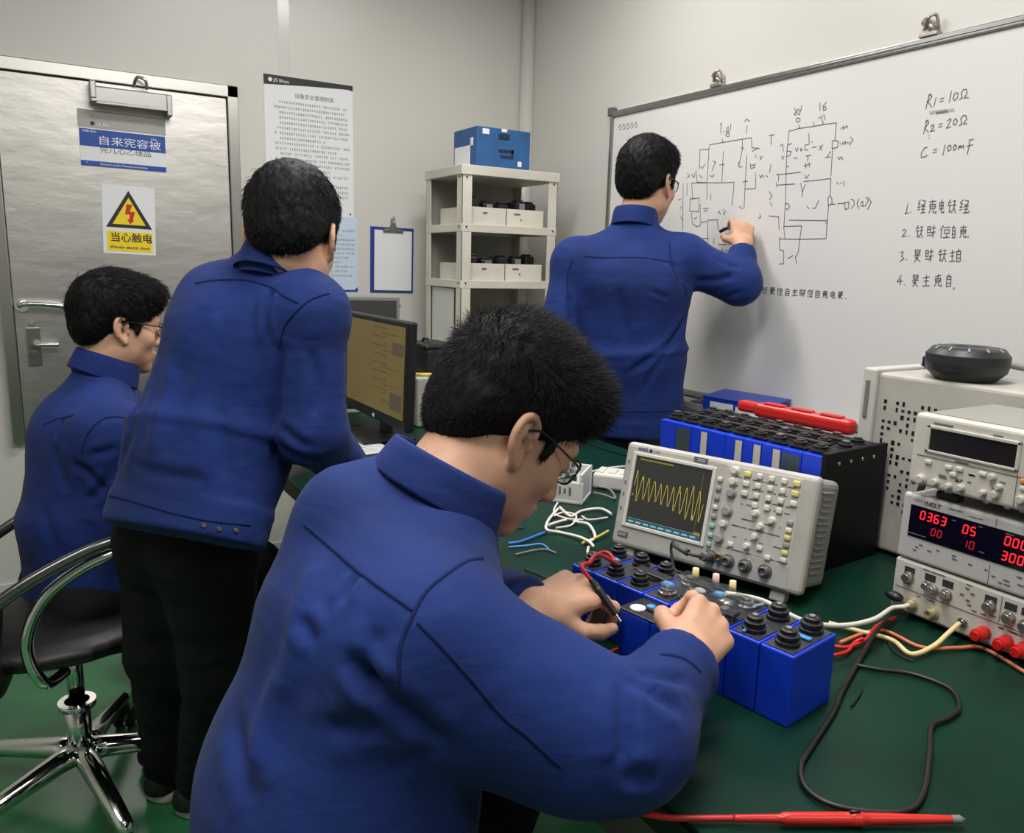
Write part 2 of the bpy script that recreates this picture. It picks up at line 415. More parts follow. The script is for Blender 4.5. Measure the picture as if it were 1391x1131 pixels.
# ---- signs and papers on the door and the back wall
def paper(name, label, cat, c, w, h, m, th=.0016, rot=0.0, wall=YB, group=None):
    """a sheet on the back wall: local x right, y up, z towards the room"""
    t = thing(name, label, cat); t.matrix_world = Matrix.Translation((c[0], wall, c[1])) @ Matrix(((1, 0, 0, 0), (0, 0, -1, 0), (0, 1, 0, 0), (0, 0, 0, 1))) @ Matrix.Rotation(rot, 4, 'Z')
    MB().box((0, 0, th/2), (w, h, th)).build('sheet', m, t)
    return t
def T(x, y, z): return Matrix.Translation((x, y, z))
def rect(b, x0, y0, x1, y1, z, idx=0, th=.0006): b.box(((x0+x1)/2, (y0+y1)/2, z), (x1-x0, y1-y0, th), idx=idx)

DOORF = YB-.0235
s = paper('door_sign', 'blue and white rectangular plate under the door closer on steel door', 'sign', (.344, 1.700), .284, .128, M_WHITE, rot=-.012, wall=DOORF)
b = MB(); rect(b, -.142, .004, .142, .064, .0019); rect(b, -.142, -.064, .142, -.046, .0019); b.build('blue_band', M_BLUE, s)
text_mesh('自来宪容被', .034, 'heading_text', M_WHITE, s, T(-.085, .026, .0024), sx=1.25)
text_mesh('完儿心乙理品', .024, 'subtitle_text', M_INK, s, T(-.08, -.006, .0018), sx=1.2)
text_mesh('ABB Bldv', .012, 'corner_text', M_WHITE, s, T(-.132, .056, .0024)); text_mesh('EAA', .011, 'corner_text', M_WHITE, s, T(.093, .049, .0024))
text_mesh('Bankcelv erathe Memsermerdosanee', .0105, 'footer_text', M_WHITE, s, T(-.08, -.055, .0024)); text_mesh('*', .012, 'footer_text', M_WHITE, s, T(-.125, -.055, .0024))
s2 = paper('sign_pocket', 'clear plastic name pocket fixed above the blue door plate', 'sign holder', (.345, 1.799), .29, .062, mat('clear_film', (190, 189, 182), .35, alpha=.55), th=.001, rot=-.012, wall=DOORF)
b = MB(); b.cyl((-.098, -.015, .001), (-.098, -.015, .0018), .007); b.build('emblem', M_INK, s2)
text_mesh('UL Bbv', .014, 'small_text', M_WHITE, s2, T(-.085, -.017, .0014))
s = paper('warning_sign', 'white electric shock warning sign with yellow triangle on steel door', 'sign', (.347, 1.451), .178, .248, M_WHITE, rot=-.03, wall=DOORF)
b = MB(); b.prism([(-.078, -.028, .0018), (.078, -.028, .0018), (.0, .107, .0018)], (0, 0, .0006)); b.build('triangle_border', M_INK, s)
b = MB(); b.prism([(-.056, -.016, .0024), (.056, -.016, .0024), (.0, .082, .0024)], (0, 0, .0006)); b.build('triangle', M_YEL, s)
b = MB(); b.prism([(-.008, .058, .003), (.012, .058, .003), (.003, .032, .003), (.02, .032, .003), (.013, .001, .003), (.018, .001, .003), (.003, -.014, .003), (-.007, .004, .003), (-.001, .003, .003), (.003, .021, .003), (-.013, .021, .003)], (0, 0, .0006)); b.build('lightning_bolt', M_RED, s)
b = MB(); rect(b, -.076, -.114, .078, -.042, .0020); b.build('caption_panel', M_YEL, s)
text_mesh('当心触电', .036, 'caption_text', M_INK, s, T(-.066, -.066, .0026), offset=.0006)
text_mesh('Warning electric shock', .0145, 'caption_text', M_INK, s, T(-.068, -.1, .0026), offset=.0003)

def printed(parent, x0, x1, ytop, step, rows, h, seed, indent=.02, m=None, name='printed_text'):
    """rows of small print too fine to read"""
    rnd = random.Random(seed); b = MB()
    for r in range(rows):
        y = ytop-r*step; x = x0+(indent if rnd.random() < .5 else 0); end = x1-(rnd.random()*.4*(x1-x0) if rnd.random() < .3 else 0)
        while x < end:
            wd = h*rnd.uniform(.6, .95)
            if rnd.random() < .93:
                k = rnd.random()
                rect(b, x, y+h*.35, x+wd, y+h*.5, .0019, th=.0003); rect(b, x+wd*.4, y-h*.5, x+wd*.58, y+h*.5, .0019, th=.0003)
                if k < .6: rect(b, x, y-h*.5, x+wd, y-h*.36, .0019, th=.0003)
                if k > .3: rect(b, x, y-h*.1, x+wd*.9, y+h*.05, .0019, th=.0003)
            x += h*1.12
    b.build(name, m or M_INK, parent)
p = paper('wall_poster', 'tall white notice with black top band on the back wall', 'poster', (1.048, 1.775), .368, .535, M_WHITE)
b = MB(); b.prism([(-.184, .2675, .0017), (.184, .2675, .0017), (.184, .245, .0017), (.165, .250, .0017), (.02, .243, .0017), (-.184, .229, .0017)], (0, 0, .0006)); b.build('header_band', M_INK, p)
text_mesh('JIS Bloyu', .018, 'header_text', M_WHITE, p, T(-.145, .248, .0026)); b = MB(); b.cyl((-.158, .249, .002), (-.158, .249, .0028), .008); b.build('header_emblem', M_WHITE, p)
text_mesh('设备安全管理制度', .0205, 'title_text', MATS['print_grey'] if 'print_grey' in MATS else M_INK, p, T(-.062, .198, .0018))
printed(p, -.145, .16, .168, .0198, 19, .0085, 3, m=mat('print_grey', (78, 78, 82), .7))
b = MB(); b.cyl((.168, -.255, .0016), (.168, -.255, .0024), .004); b.build('footer_dot', M_INK, p)
p = paper('wall_notice', 'pale blue notice sheet on the back wall below the white poster', 'notice', (1.15, 1.35), .192, .315, mat('pale_blue_paper', (196, 212, 228), .6))
printed(p, -.08, .08, .10, .019, 11, .007, 5, m=M_GREYINK)
b = MB(); b.prism([(-.096, -.1575, .0017), (.096, -.1575, .0017), (.096, -.138, .0017), (.08, -.150, .0017), (-.096, -.152, .0017)], (0, 0, .0005)); b.build('footer_band', M_BLUE, p)

cb = thing('clipboard', 'blue clipboard with a printed form hanging on the back wall', 'clipboard'); cb.matrix_world = Matrix.Translation((1.407, YB, 1.332)) @ Matrix(((1, 0, 0, 0), (0, 0, -1, 0), (0, 1, 0, 0), (0, 0, 0, 1))) @ Matrix.Rotation(-.012, 4, 'Z')
MB().box((0, 0, .003), (.205, .285, .004), .001).build('board', mat('clipboard_blue', (36, 62, 140), .4), cb)
f_ = MB().box((.004, -.002, .0062), (.178, .262, .002)).build('paper_form', M_WHITE, cb)
printed(f_, -.07, .075, .1, .0135, 15, .006, 8, m=M_GREYINK)
b = MB(); b.box((.0, .128, .011), (.092, .014, .008), .003); b.prism([(-.022, .132, .009), (.022, .132, .009), (.008, .162, .009), (-.008, .162, .009)], (0, 0, .006)); b.tube(crom([(.0, .16, .012), (.008, .175, .012), (.0, .188, .012), (-.008, .175, .012)], 6, True), .0022, closed=True)
for x in (-.042, .042): b.cyl((x, .128, .006), (x, .128, .018), .006)
b.build('metal_clip', M_ALU, cb)
b = MB(); b.cyl((1.405, YB, 1.508), (1.405, YB-.02, 1.508), .003); tag(b.build('wall_hook', M_ALU), 'small metal nail on the back wall holding the blue clipboard', 'hook')
b = MB(); b.sphere((1.437, YB-.003, 1.13), .011, (1, .35, .6)); tag(b.build('cable_clip', M_DARK), 'tiny dark nub on the back wall under the blue clipboard', 'clip')

# ---- whiteboard
wb = thing('whiteboard', 'large wall whiteboard covered with circuit sketches and handwriting', 'whiteboard', (XR, 1.5, .864))
WY0, WY1, WZ0, WZ1 = .25, 2.70, .868, 1.945
def wl(x, y, z): return (x-XR, y-1.5, z-.864)
MB().box(wl(XR-.008, (WY0+WY1)/2, (WZ0+WZ1)/2), (.014, WY1-WY0-.01, WZ1-WZ0-.01)).build('panel', mat('whiteboard_enamel', (217, 216, 213), .22, spec=.5), wb)
b = MB()
for (y0, y1, z0, z1) in ((WY0, WY1, WZ1-.022, WZ1), (WY0, WY1, WZ0, WZ0+.022)):
    b.box(wl(XR-.012, (y0+y1)/2, (z0+z1)/2), (.024, y1-y0, z1-z0), .003); b.box(wl(XR-.014, (y0+y1)/2, (z0+z1)/2), (.024, y1-y0, .006), .001)
for (y0, y1) in ((WY0, WY0+.018), (WY1-.018, WY1)): b.box(wl(XR-.012, (y0+y1)/2, (WZ0+WZ1)/2), (.024, y1-y0, WZ1-WZ0), .003)
b.build('frame', M_ALU, wb)
b = MB()
for y in (WY0, WY1):
    for z in (WZ0, WZ1): b.box(wl(XR-.0135, y, z), (.027, .035, .035), .006)
b.build('corner_cap', mat('grey_plastic', (96, 96, 98), .5), wb)
b = MB(); b.box(wl(XR-.085, 1.55, .858), (.17, 1.7, .01), .002); b.box(wl(XR-.168, 1.55, .868), (.006, 1.7, .022), .002); b.build('pen_tray', mat('tray_grey', (150, 150, 146), .45, .2), wb)
WRITING = [('circuit_sketch',[[(1792,1762),(1755,1766),(1699,1765),(1667,1766),(1620,1765)],[(1620,1765),(1619,1717)],[(1626,1716),(1607,1712),(1607,1695),(1626,1692),(1628,1715)],[(1624,1688),(1622,1642),(1621,1615)],[(1792,1762),(1793,1721),(1794,1702),(1791,1657),(1781,1539),(1780,1487),(1779,1467)],[(1718,1605),(1667,1605),(1620,1607),(1616,1556)],[(1623,1552),(1616,1556),(1609,1547),(1607,1533),(1620,1529),(1623,1552)],[(1607,1531),(1596,1531)],[(1587,1532),(1565,1532)],[(1564,1534),(1549,1535),(1549,1517),(1559,1514),(1564,1534)],[(1543,1543),(1534,1540),(1530,1528),(1538,1516)],[(1517,1542),(1522,1530),(1513,1515)],[(1510,1530),(1504,1535),(1500,1520),(1510,1524)],[(1495,1547),(1485,1537),(1495,1520)],[(1486,1546),(1476,1531),(1485,1511)],[(1618,1529),(1618,1485),(1616,1432)],[(1761,1490),(1618,1484)],[(1780,1471),(1710,1471),(1713,1430),(1714,1391),(1723,1375),(1716,1355)],[(1779,1467),(1771,1434)],[(1792,1432),(1713,1430),(1615,1431)],[(1793,1438),(1788,1398),(1772,1395),(1768,1355),(1783,1353)],[(1751,1371),(1732,1381)],[(1822,1601),(1751,1600)],[(1828,1634),(1782,1633),(1733,1634)],[(1825,1609),(1821,1594)],[(1819,1633),(1817,1613)],[(1716,1747),(1711,1717)],[(1712,1714),(1725,1714),(1725,1700),(1713,1697)],[(1701,1721),(1699,1718)],[(1698,1703),(1683,1704)],[(1674,1693),(1660,1707)],[(1670,1706),(1662,1691)],[(1719,1680),(1699,1681)],[(1711,1681),(1710,1665)],[(1723,1651),(1700,1656)],[(1718,1660),(1714,1644)],[(1704,1659),(1701,1646)],[(1716,1625),(1711,1613),(1700,1624)],[(1729,1601),(1720,1575),(1711,1596)],[(1718,1575),(1720,1559)],[(1697,1529),(1688,1522)],[(1676,1523),(1665,1523),(1656,1545)],[(1783,1540),(1771,1542),(1763,1532),(1771,1523),(1779,1526)],[(1648,1669),(1629,1670)],[(1631,1685),(1641,1671)],[(1603,1668),(1597,1659),(1591,1666),(1584,1657)],[(1602,1745),(1594,1752),(1592,1744),(1583,1753),(1579,1745)],[(1601,1706),(1597,1702)],[(1592,1708),(1589,1700),(1583,1709),(1579,1700)],[(1576,1704),(1570,1704)],[(1567,1719),(1557,1710),(1568,1697)],[(1598,1595),(1591,1587)],[(1585,1592),(1582,1589)],[(1575,1596),(1571,1583)],[(1792,1721),(1777,1724)],[(1793,1702),(1777,1700),(1780,1688),(1791,1687)],[(1823,1721),(1813,1726),(1808,1703)],[(1813,1691),(1808,1679),(1803,1688)],[(1762,1708),(1755,1698),(1751,1709)],[(1741,1706),(1734,1699),(1740,1698),(1741,1706)],[(1780,1829),(1772,1819),(1778,1810),(1768,1807)],[(1765,1824),(1769,1815),(1757,1806),(1756,1818),(1765,1824)],[(1752,1833),(1754,1816)],[(1753,1790),(1755,1786),(1762,1785),(1768,1789),(1769,1795),(1763,1798),(1756,1796),(1753,1790)],[(1756,1776),(1752,1765)],[(1686,1831),(1682,1808)],[(1662,1829),(1673,1820),(1670,1806),(1660,1809),(1664,1817),(1671,1816)],[(1685,1786),(1677,1789)],[(1673,1793),(1672,1778)],[(1667,1795),(1661,1779)],[(1701,1778),(1699,1765)],[(1669,1777),(1666,1766)],[(1791,1657),(1780,1654)],[(1766,1679),(1750,1677)],[(1623,1477),(1617,1477)]]),('circuit_sketch',[[(2179,1679),(2181,1746),(2137,1744),(2135,1758),(2075,1759),(1984,1760),(1945,1760),(1940,1728),(1907,1722)],[(2137,1744),(2136,1686),(2136,1632)],[(2193,1676),(2185,1636),(2135,1630)],[(2212,1634),(2135,1630),(2066,1625),(2007,1623),(2007,1592),(2009,1547)],[(2067,1729),(2066,1687),(2063,1627)],[(2082,1685),(2058,1686)],[(1984,1758),(1981,1727),(1987,1697),(1991,1674)],[(1988,1733),(1973,1729)],[(1960,1705),(1957,1623),(1953,1534)],[(1955,1597),(1911,1596),(1914,1647)],[(1969,1621),(1946,1622)],[(2212,1634),(2201,1574)],[(2217,1579),(2169,1580),(2166,1532),(2213,1536),(2214,1578)],[(2202,1529),(2195,1492),(2170,1480),(2154,1483),(2161,1557)],[(2135,1628),(2130,1574)],[(2113,1591),(2111,1569)],[(2119,1501),(2068,1501)],[(2119,1501),(2110,1416)],[(2059,1416),(2000,1417)],[(2150,1494),(2124,1497)],[(2149,1439),(2107,1437)],[(2093,1819),(2086,1825),(2086,1790)],[(2074,1796),(2069,1793)],[(2056,1807),(2061,1794),(2047,1790),(2053,1807)],[(2042,1816),(2042,1795)],[(2044,1780),(2047,1776),(2054,1776),(2061,1780),(2061,1785),(2056,1788),(2048,1786),(2044,1780)],[(2077,1773),(2073,1759)],[(1983,1814),(1973,1822),(1958,1813)],[(1967,1800),(1970,1777)],[(2114,1702),(2098,1695)],[(2101,1698),(2116,1666)],[(2125,1656),(2112,1648),(2102,1656)],[(1943,1680),(1937,1662),(1922,1664),(1920,1678)],[(1938,1672),(1923,1672)],[(1902,1699),(1899,1687),(1891,1697)],[(1923,1705),(1918,1694)],[(1898,1639),(1893,1629),(1885,1638),(1879,1628)],[(1871,1634),(1862,1630)],[(1853,1667),(1857,1643)],[(1995,1688),(1989,1670),(1975,1672)],[(2175,1689),(2164,1681),(2151,1693)],[(2238,1672),(2225,1660),(2239,1654)],[(2215,1667),(2203,1651),(2197,1669)],[(2177,1660),(2160,1648)],[(2144,1542),(2118,1542)],[(2141,1534),(2123,1535)],[(2070,1521),(2066,1530),(2058,1518)],[(2047,1538),(2042,1516),(2036,1530)],[(2045,1472),(2030,1473)],[(1884,1514),(1877,1503),(1887,1500)],[(2082,1438),(2082,1420)],[(2052,1398),(2045,1380)],[(2038,1402),(2037,1378)],[(2027,1394),(2012,1398)],[(2278,1578),(2262,1581)],[(2264,1547),(2256,1554)],[(2256,1637),(2243,1470)],[(2261,1517),(2243,1505)],[(2234,1635),(2233,1591)],[(2188,1507),(2173,1514)],[(2009,1501),(2019,1486)],[(1872,1758),(1851,1759)],[(1862,1759),(1860,1728)],[(1852,1583),(1838,1569),(1847,1556)],[(1844,1549),(1834,1535)],[(1844,1506),(1804,1502),(1797,1461)],[(2073,1499),(2064,1467)],[(1938,1716),(1919,1722)],[(1975,1542),(1960,1534)]]),('heading_writing',[[(2652,1878),(2644,1891),(2633,1872),(2647,1869)],[(2627,1877),(2619,1890),(2608,1872),(2621,1868)],[(2602,1876),(2594,1889),(2583,1871),(2597,1867)],[(2577,1876),(2569,1889),(2559,1871),(2572,1867)],[(2553,1875),(2545,1888),(2535,1870),(2548,1866)]]),('formula_writing',[[(1343,1765),(1337,1801)],[(1341,1797),(1333,1800),(1330,1793),(1339,1783),(1343,1781)],[(1339,1782),(1327,1767)],[(1318,1789),(1321,1768)],[(1306,1784),(1296,1785)],[(1306,1777),(1297,1778)],[(1278,1799),(1280,1772)],[(1263,1793),(1269,1790),(1271,1779),(1266,1774),(1260,1780),(1259,1790),(1263,1793)],[(1254,1775),(1247,1777),(1251,1790),(1246,1798),(1239,1797),(1236,1788),(1240,1779),(1241,1776),(1231,1776)],[(1341,1702),(1336,1734)],[(1340,1732),(1333,1735),(1330,1727),(1339,1715)],[(1339,1715),(1327,1703)],[(1323,1717),(1317,1722),(1314,1717),(1322,1705),(1311,1706)],[(1301,1720),(1292,1721)],[(1301,1713),(1292,1714)],[(1278,1725),(1273,1731),(1269,1727),(1279,1708),(1268,1710)],[(1257,1729),(1262,1725),(1262,1715),(1256,1713),(1252,1722),(1257,1729)],[(1246,1710),(1239,1713),(1244,1726),(1238,1734),(1232,1733),(1228,1724),(1234,1716),(1234,1712),(1226,1713)],[(1325,1696),(1325,1695)],[(1324,1689),(1324,1688)],[(1325,1665),(1333,1665),(1341,1650),(1339,1640),(1329,1641),(1323,1645)],[(1308,1656),(1298,1658)],[(1308,1649),(1298,1651)],[(1277,1666),(1280,1640)],[(1266,1664),(1270,1657),(1266,1649),(1260,1653),(1261,1662),(1266,1664)],[(1251,1664),(1254,1658),(1252,1650),(1247,1652),(1246,1660),(1251,1664)],[(1240,1650),(1239,1660),(1237,1655),(1234,1660),(1233,1654),(1228,1660),(1226,1651)],[(1204,1672),(1214,1671),(1213,1657),(1215,1637)],[(1218,1656),(1204,1659)]]),('list_writing',[[(1327,1530),(1332,1521),(1327,1519),(1332,1510),(1326,1510)],[(1332,1503),(1326,1505)],[(1321,1528),(1313,1526),(1313,1517),(1322,1516)],[(1323,1512),(1311,1512)],[(1317,1516),(1316,1495)],[(1321,1504),(1312,1505)],[(1322,1495),(1310,1496)],[(1301,1523),(1282,1524)],[(1292,1528),(1292,1516)],[(1299,1516),(1283,1516),(1283,1506),(1297,1506),(1299,1516)],[(1298,1511),(1284,1511)],[(1295,1505),(1299,1494)],[(1289,1505),(1287,1496),(1279,1493),(1280,1499)],[(1272,1520),(1262,1520),(1261,1504),(1270,1503),(1272,1520)],[(1271,1512),(1261,1512)],[(1267,1527),(1265,1495),(1258,1493),(1258,1498)],[(1244,1526),(1248,1515)],[(1246,1519),(1240,1519)],[(1249,1511),(1239,1512)],[(1244,1511),(1243,1494),(1239,1497)],[(1236,1522),(1229,1522)],[(1237,1511),(1227,1512)],[(1232,1522),(1232,1504),(1237,1492)],[(1231,1504),(1226,1491)],[(1211,1524),(1216,1516),(1211,1514),(1216,1505),(1210,1505)],[(1216,1498),(1210,1500)],[(1205,1522),(1196,1520),(1197,1511),(1205,1511)],[(1206,1506),(1194,1507)],[(1200,1510),(1199,1490)],[(1205,1499),(1195,1500)],[(1206,1491),(1193,1491)],[(1325,1462),(1329,1452)],[(1327,1455),(1321,1456)],[(1329,1448),(1321,1448)],[(1324,1448),(1324,1432),(1320,1435)],[(1318,1458),(1311,1458)],[(1318,1448),(1310,1450)],[(1314,1458),(1314,1442),(1319,1430)],[(1314,1442),(1309,1430)],[(1297,1458),(1289,1458),(1288,1443),(1296,1442),(1297,1458)],[(1296,1451),(1289,1451)],[(1285,1454),(1274,1455)],[(1280,1461),(1279,1430)],[(1285,1443),(1274,1444)],[(1280,1443),(1285,1433)],[(1296,1435),(1287,1436)],[(1254,1460),(1261,1449)],[(1258,1450),(1257,1429)],[(1252,1455),(1235,1456)],[(1249,1449),(1237,1449),(1236,1440),(1249,1440),(1249,1449)],[(1243,1440),(1242,1429)],[(1252,1429),(1235,1430)],[(1226,1459),(1227,1455)],[(1229,1454),(1222,1454),(1219,1429),(1226,1428),(1229,1454)],[(1228,1446),(1221,1446)],[(1227,1437),(1220,1438)],[(1208,1454),(1192,1455)],[(1200,1459),(1200,1448)],[(1206,1448),(1193,1448),(1193,1440),(1205,1439),(1206,1448)],[(1205,1444),(1193,1444)],[(1203,1438),(1206,1429)],[(1198,1438),(1196,1430),(1190,1429),(1190,1433)],[(1325,1397),(1310,1397),(1311,1387),(1323,1386),(1325,1397)],[(1323,1392),(1311,1392)],[(1326,1382),(1308,1383)],[(1317,1385),(1317,1377)],[(1324,1377),(1315,1377),(1323,1365)],[(1319,1375),(1307,1367)],[(1294,1396),(1287,1396),(1286,1380),(1293,1380),(1294,1396)],[(1293,1388),(1286,1389)],[(1283,1392),(1273,1393)],[(1279,1399),(1277,1367)],[(1282,1380),(1273,1382)],[(1278,1380),(1283,1370)],[(1293,1372),(1284,1374)],[(1253,1399),(1257,1389)],[(1255,1392),(1249,1393)],[(1257,1385),(1248,1386)],[(1252,1385),(1252,1369),(1248,1372)],[(1245,1396),(1238,1396)],[(1246,1386),(1236,1387)],[(1242,1396),(1242,1379),(1246,1367)],[(1241,1379),(1235,1367)],[(1227,1389),(1214,1392)],[(1221,1397),(1219,1369)],[(1224,1381),(1215,1382)],[(1226,1367),(1211,1369)],[(1204,1399),(1206,1394)],[(1209,1393),(1199,1394),(1197,1368),(1206,1367),(1209,1393)],[(1208,1385),(1198,1386)],[(1207,1376),(1198,1377)],[(1322,1330),(1307,1330),(1308,1320),(1320,1319),(1322,1330)],[(1321,1325),(1308,1325)],[(1323,1315),(1305,1316)],[(1315,1319),(1314,1310)],[(1321,1310),(1312,1310),(1320,1299)],[(1316,1308),(1305,1300)],[(1292,1323),(1275,1326)],[(1284,1331),(1282,1303)],[(1290,1314),(1276,1316)],[(1292,1301),(1272,1303)],[(1259,1328),(1242,1331)],[(1251,1334),(1251,1322)],[(1258,1322),(1243,1323),(1243,1314),(1256,1313),(1258,1322)],[(1256,1318),(1243,1318)],[(1254,1312),(1258,1302)],[(1248,1312),(1247,1304),(1239,1303),(1240,1308)],[(1222,1334),(1224,1329)],[(1227,1328),(1216,1329),(1214,1304),(1225,1302),(1227,1328)],[(1226,1321),(1215,1322)],[(1226,1311),(1214,1312)],[(1362,1521),(1365,1496)],[(1368,1495),(1357,1497)],[(1351,1499),(1350,1498)],[(1369,1449),(1364,1453),(1358,1449),(1368,1433),(1356,1435)],[(1348,1435),(1346,1434)],[(1368,1391),(1359,1392),(1363,1380),(1355,1374),(1366,1366)],[(1347,1371),(1346,1370)],[(1357,1329),(1367,1310),(1352,1313)],[(1357,1319),(1358,1301)],[(1344,1303),(1343,1302)],[(1191,1496),(1192,1492)],[(1184,1432),(1185,1428)],[(1188,1369),(1187,1368)],[(1203,1300),(1206,1296)]]),('sentence_writing',[[(1878,1276),(1870,1276),(1870,1265),(1878,1264),(1878,1276)],[(1878,1270),(1870,1271)],[(1866,1274),(1855,1275)],[(1860,1279),(1861,1256)],[(1866,1265),(1855,1267)],[(1861,1265),(1867,1258)],[(1878,1259),(1869,1260)],[(1840,1278),(1845,1271)],[(1843,1273),(1836,1274)],[(1846,1268),(1836,1268)],[(1841,1268),(1841,1256),(1837,1259)],[(1832,1276),(1825,1276)],[(1834,1269),(1824,1270)],[(1829,1276),(1830,1264),(1835,1255)],[(1829,1264),(1824,1256)],[(1811,1276),(1795,1277),(1796,1270),(1810,1269),(1811,1276)],[(1810,1273),(1796,1273)],[(1814,1266),(1794,1267)],[(1804,1268),(1804,1262)],[(1811,1262),(1801,1262),(1811,1254)],[(1806,1261),(1794,1256)],[(1776,1277),(1783,1269)],[(1780,1270),(1780,1255)],[(1775,1274),(1762,1275)],[(1773,1269),(1763,1270),(1763,1264),(1773,1263),(1773,1269)],[(1768,1263),(1768,1255)],[(1775,1255),(1762,1256)],[(1742,1277),(1746,1274)],[(1750,1273),(1735,1274),(1735,1255),(1749,1254),(1750,1273)],[(1749,1267),(1735,1268)],[(1749,1261),(1735,1262)],[(1722,1270),(1703,1273)],[(1713,1276),(1713,1256)],[(1720,1264),(1706,1266)],[(1723,1255),(1702,1257)],[(1693,1274),(1686,1275),(1686,1264),(1693,1263),(1693,1274)],[(1693,1269),(1686,1270)],[(1682,1272),(1672,1273)],[(1677,1277),(1678,1255)],[(1682,1264),(1672,1266)],[(1678,1264),(1684,1257)],[(1693,1258),(1685,1259)],[(1658,1276),(1664,1268)],[(1661,1269),(1661,1255)],[(1657,1273),(1645,1274)],[(1655,1269),(1646,1269),(1646,1263),(1655,1262),(1655,1269)],[(1650,1263),(1650,1255)],[(1657,1255),(1645,1256)],[(1627,1276),(1630,1273)],[(1634,1272),(1620,1273),(1620,1255),(1633,1254),(1634,1272)],[(1633,1266),(1620,1268)],[(1633,1260),(1620,1261)],[(1608,1272),(1591,1274)],[(1599,1276),(1601,1268)],[(1607,1268),(1592,1269),(1593,1263),(1606,1262),(1607,1268)],[(1606,1265),(1593,1266)],[(1604,1261),(1608,1254)],[(1598,1262),(1597,1256),(1590,1255),(1590,1259)],[(1580,1271),(1566,1272),(1566,1262),(1579,1260),(1580,1271)],[(1579,1266),(1566,1267)],[(1573,1276),(1573,1256),(1564,1255),(1563,1259)],[(1552,1274),(1539,1275),(1540,1268),(1551,1267),(1552,1274)],[(1551,1271),(1540,1271)],[(1554,1264),(1538,1265)],[(1546,1267),(1546,1261)],[(1552,1261),(1544,1261),(1552,1254)],[(1548,1260),(1537,1255)],[(1527,1256),(1524,1254)],[(1874,1225),(1869,1224)]])]
SMUDGE = [[(1332,1757),(1327,1748),(1324,1757),(1320,1748),(1317,1756),(1312,1748),(1310,1756),(1305,1747),(1303,1756),(1298,1747),(1296,1756),(1291,1747),(1289,1756),(1284,1747),(1282,1755),(1277,1747),(1275,1755),(1270,1747),(1268,1755),(1263,1746)],[(1313,1753),(1310,1746),(1308,1753),(1305,1746),(1303,1753),(1300,1746),(1298,1753),(1295,1746),(1293,1753),(1290,1746),(1288,1753),(1285,1746),(1284,1753),(1280,1747)]]

def ink(name, lines, r, m, x):
    b = MB()
    for L in lines:
        P = [wl(x, q[0]/1000, q[1]/1000) for q in L]
        for p, q in zip(P, P[1:]):
            d = Vector(q)-Vector(p)
            if d.length < 1e-5: continue
            n = Vector((0, -d.z, d.y)).normalized()*r; d = d.normalized()*r*.6
            b.poly([Vector(p)-n-d, Vector(q)-n+d, Vector(q)+n+d, Vector(p)+n-d])
    o = b.build(name, m, wb); return o
for nm_, ls_ in WRITING: ink(nm_, ls_, .00120, mat('marker_ink', (104, 104, 110), .6), XR-.0158)
ink('smudged_writing', SMUDGE, .0009, mat('smudge_ink', (150, 148, 146), .6), XR-.0157)
for y, lb in ((2.119, 'small metal hook clip on whiteboard top edge, above the circuit sketch'), (1.356, 'small metal hook clip on whiteboard top edge, above R1 formula')):
    t = thing('hook_clip', lb, 'hook', (XR, y, 1.945), 0, 'whiteboard hooks')
    b = MB(); b.box((-.012, 0, .006), (.03, .05, .012), .003); b.cyl((-.012, -.012, .012), (-.012, .02, .045), .008, .012); b.tube(crom([(-.018, .015, .02), (-.03, .0, .045), (-.02, -.015, .05), (-.012, -.02, .02)], 6), .004)
    b.build('hook', mat('hook_metal', (168, 162, 154), .35, .8), t)

# ---- blue parts case with sheets on the whiteboard tray
bc = thing('parts_case', 'flat blue plastic case on the whiteboard tray beside the standing man', 'case'); bc.matrix_world = Matrix.Translation((2.0, 1.80, .8635)) @ Matrix.Rotation(math.radians(-82), 4, 'Z')
cbm = mat('translucent_blue', (28, 60, 170), .3)
b = MB(); b.box((0, 0, .004), (.25, .12, .008), .002)
for sx in (-1, 1): b.box((sx*.123, 0, .024), (.005, .12, .046), .001)
for sy in (-1, 1): b.box((0, sy*.058, .0235), (.25, .005, .045), .001)
b.build('tub', cbm, bc)
b = MB(); b.box((0, .0, .054), (.256, .126, .006), .002, Matrix.Rotation(.1, 3, 'X')); b.build('lid', cbm, bc)
b = MB(); MB().box((-.05, -.0615, .024), (.09, .002, .022)).build('paper_label', M_WHITE, bc); MB().box((.055, -.0615, .020), (.1, .002, .022)).build('paper_label', M_WHITE, bc); b.bm.free()
b = MB(); b.box((2.02, 1.975, .871), (.1, .11, .014), .003, Matrix.Rotation(.3, 3, 'Z')); b.box((2.01, 1.96, .88), (.06, .05, .006), .002); tag(b.build('notebook', mat('dark_blue_cover', (44, 52, 92), .5)), 'dark notebook on the whiteboard tray behind the blue case', 'notebook')

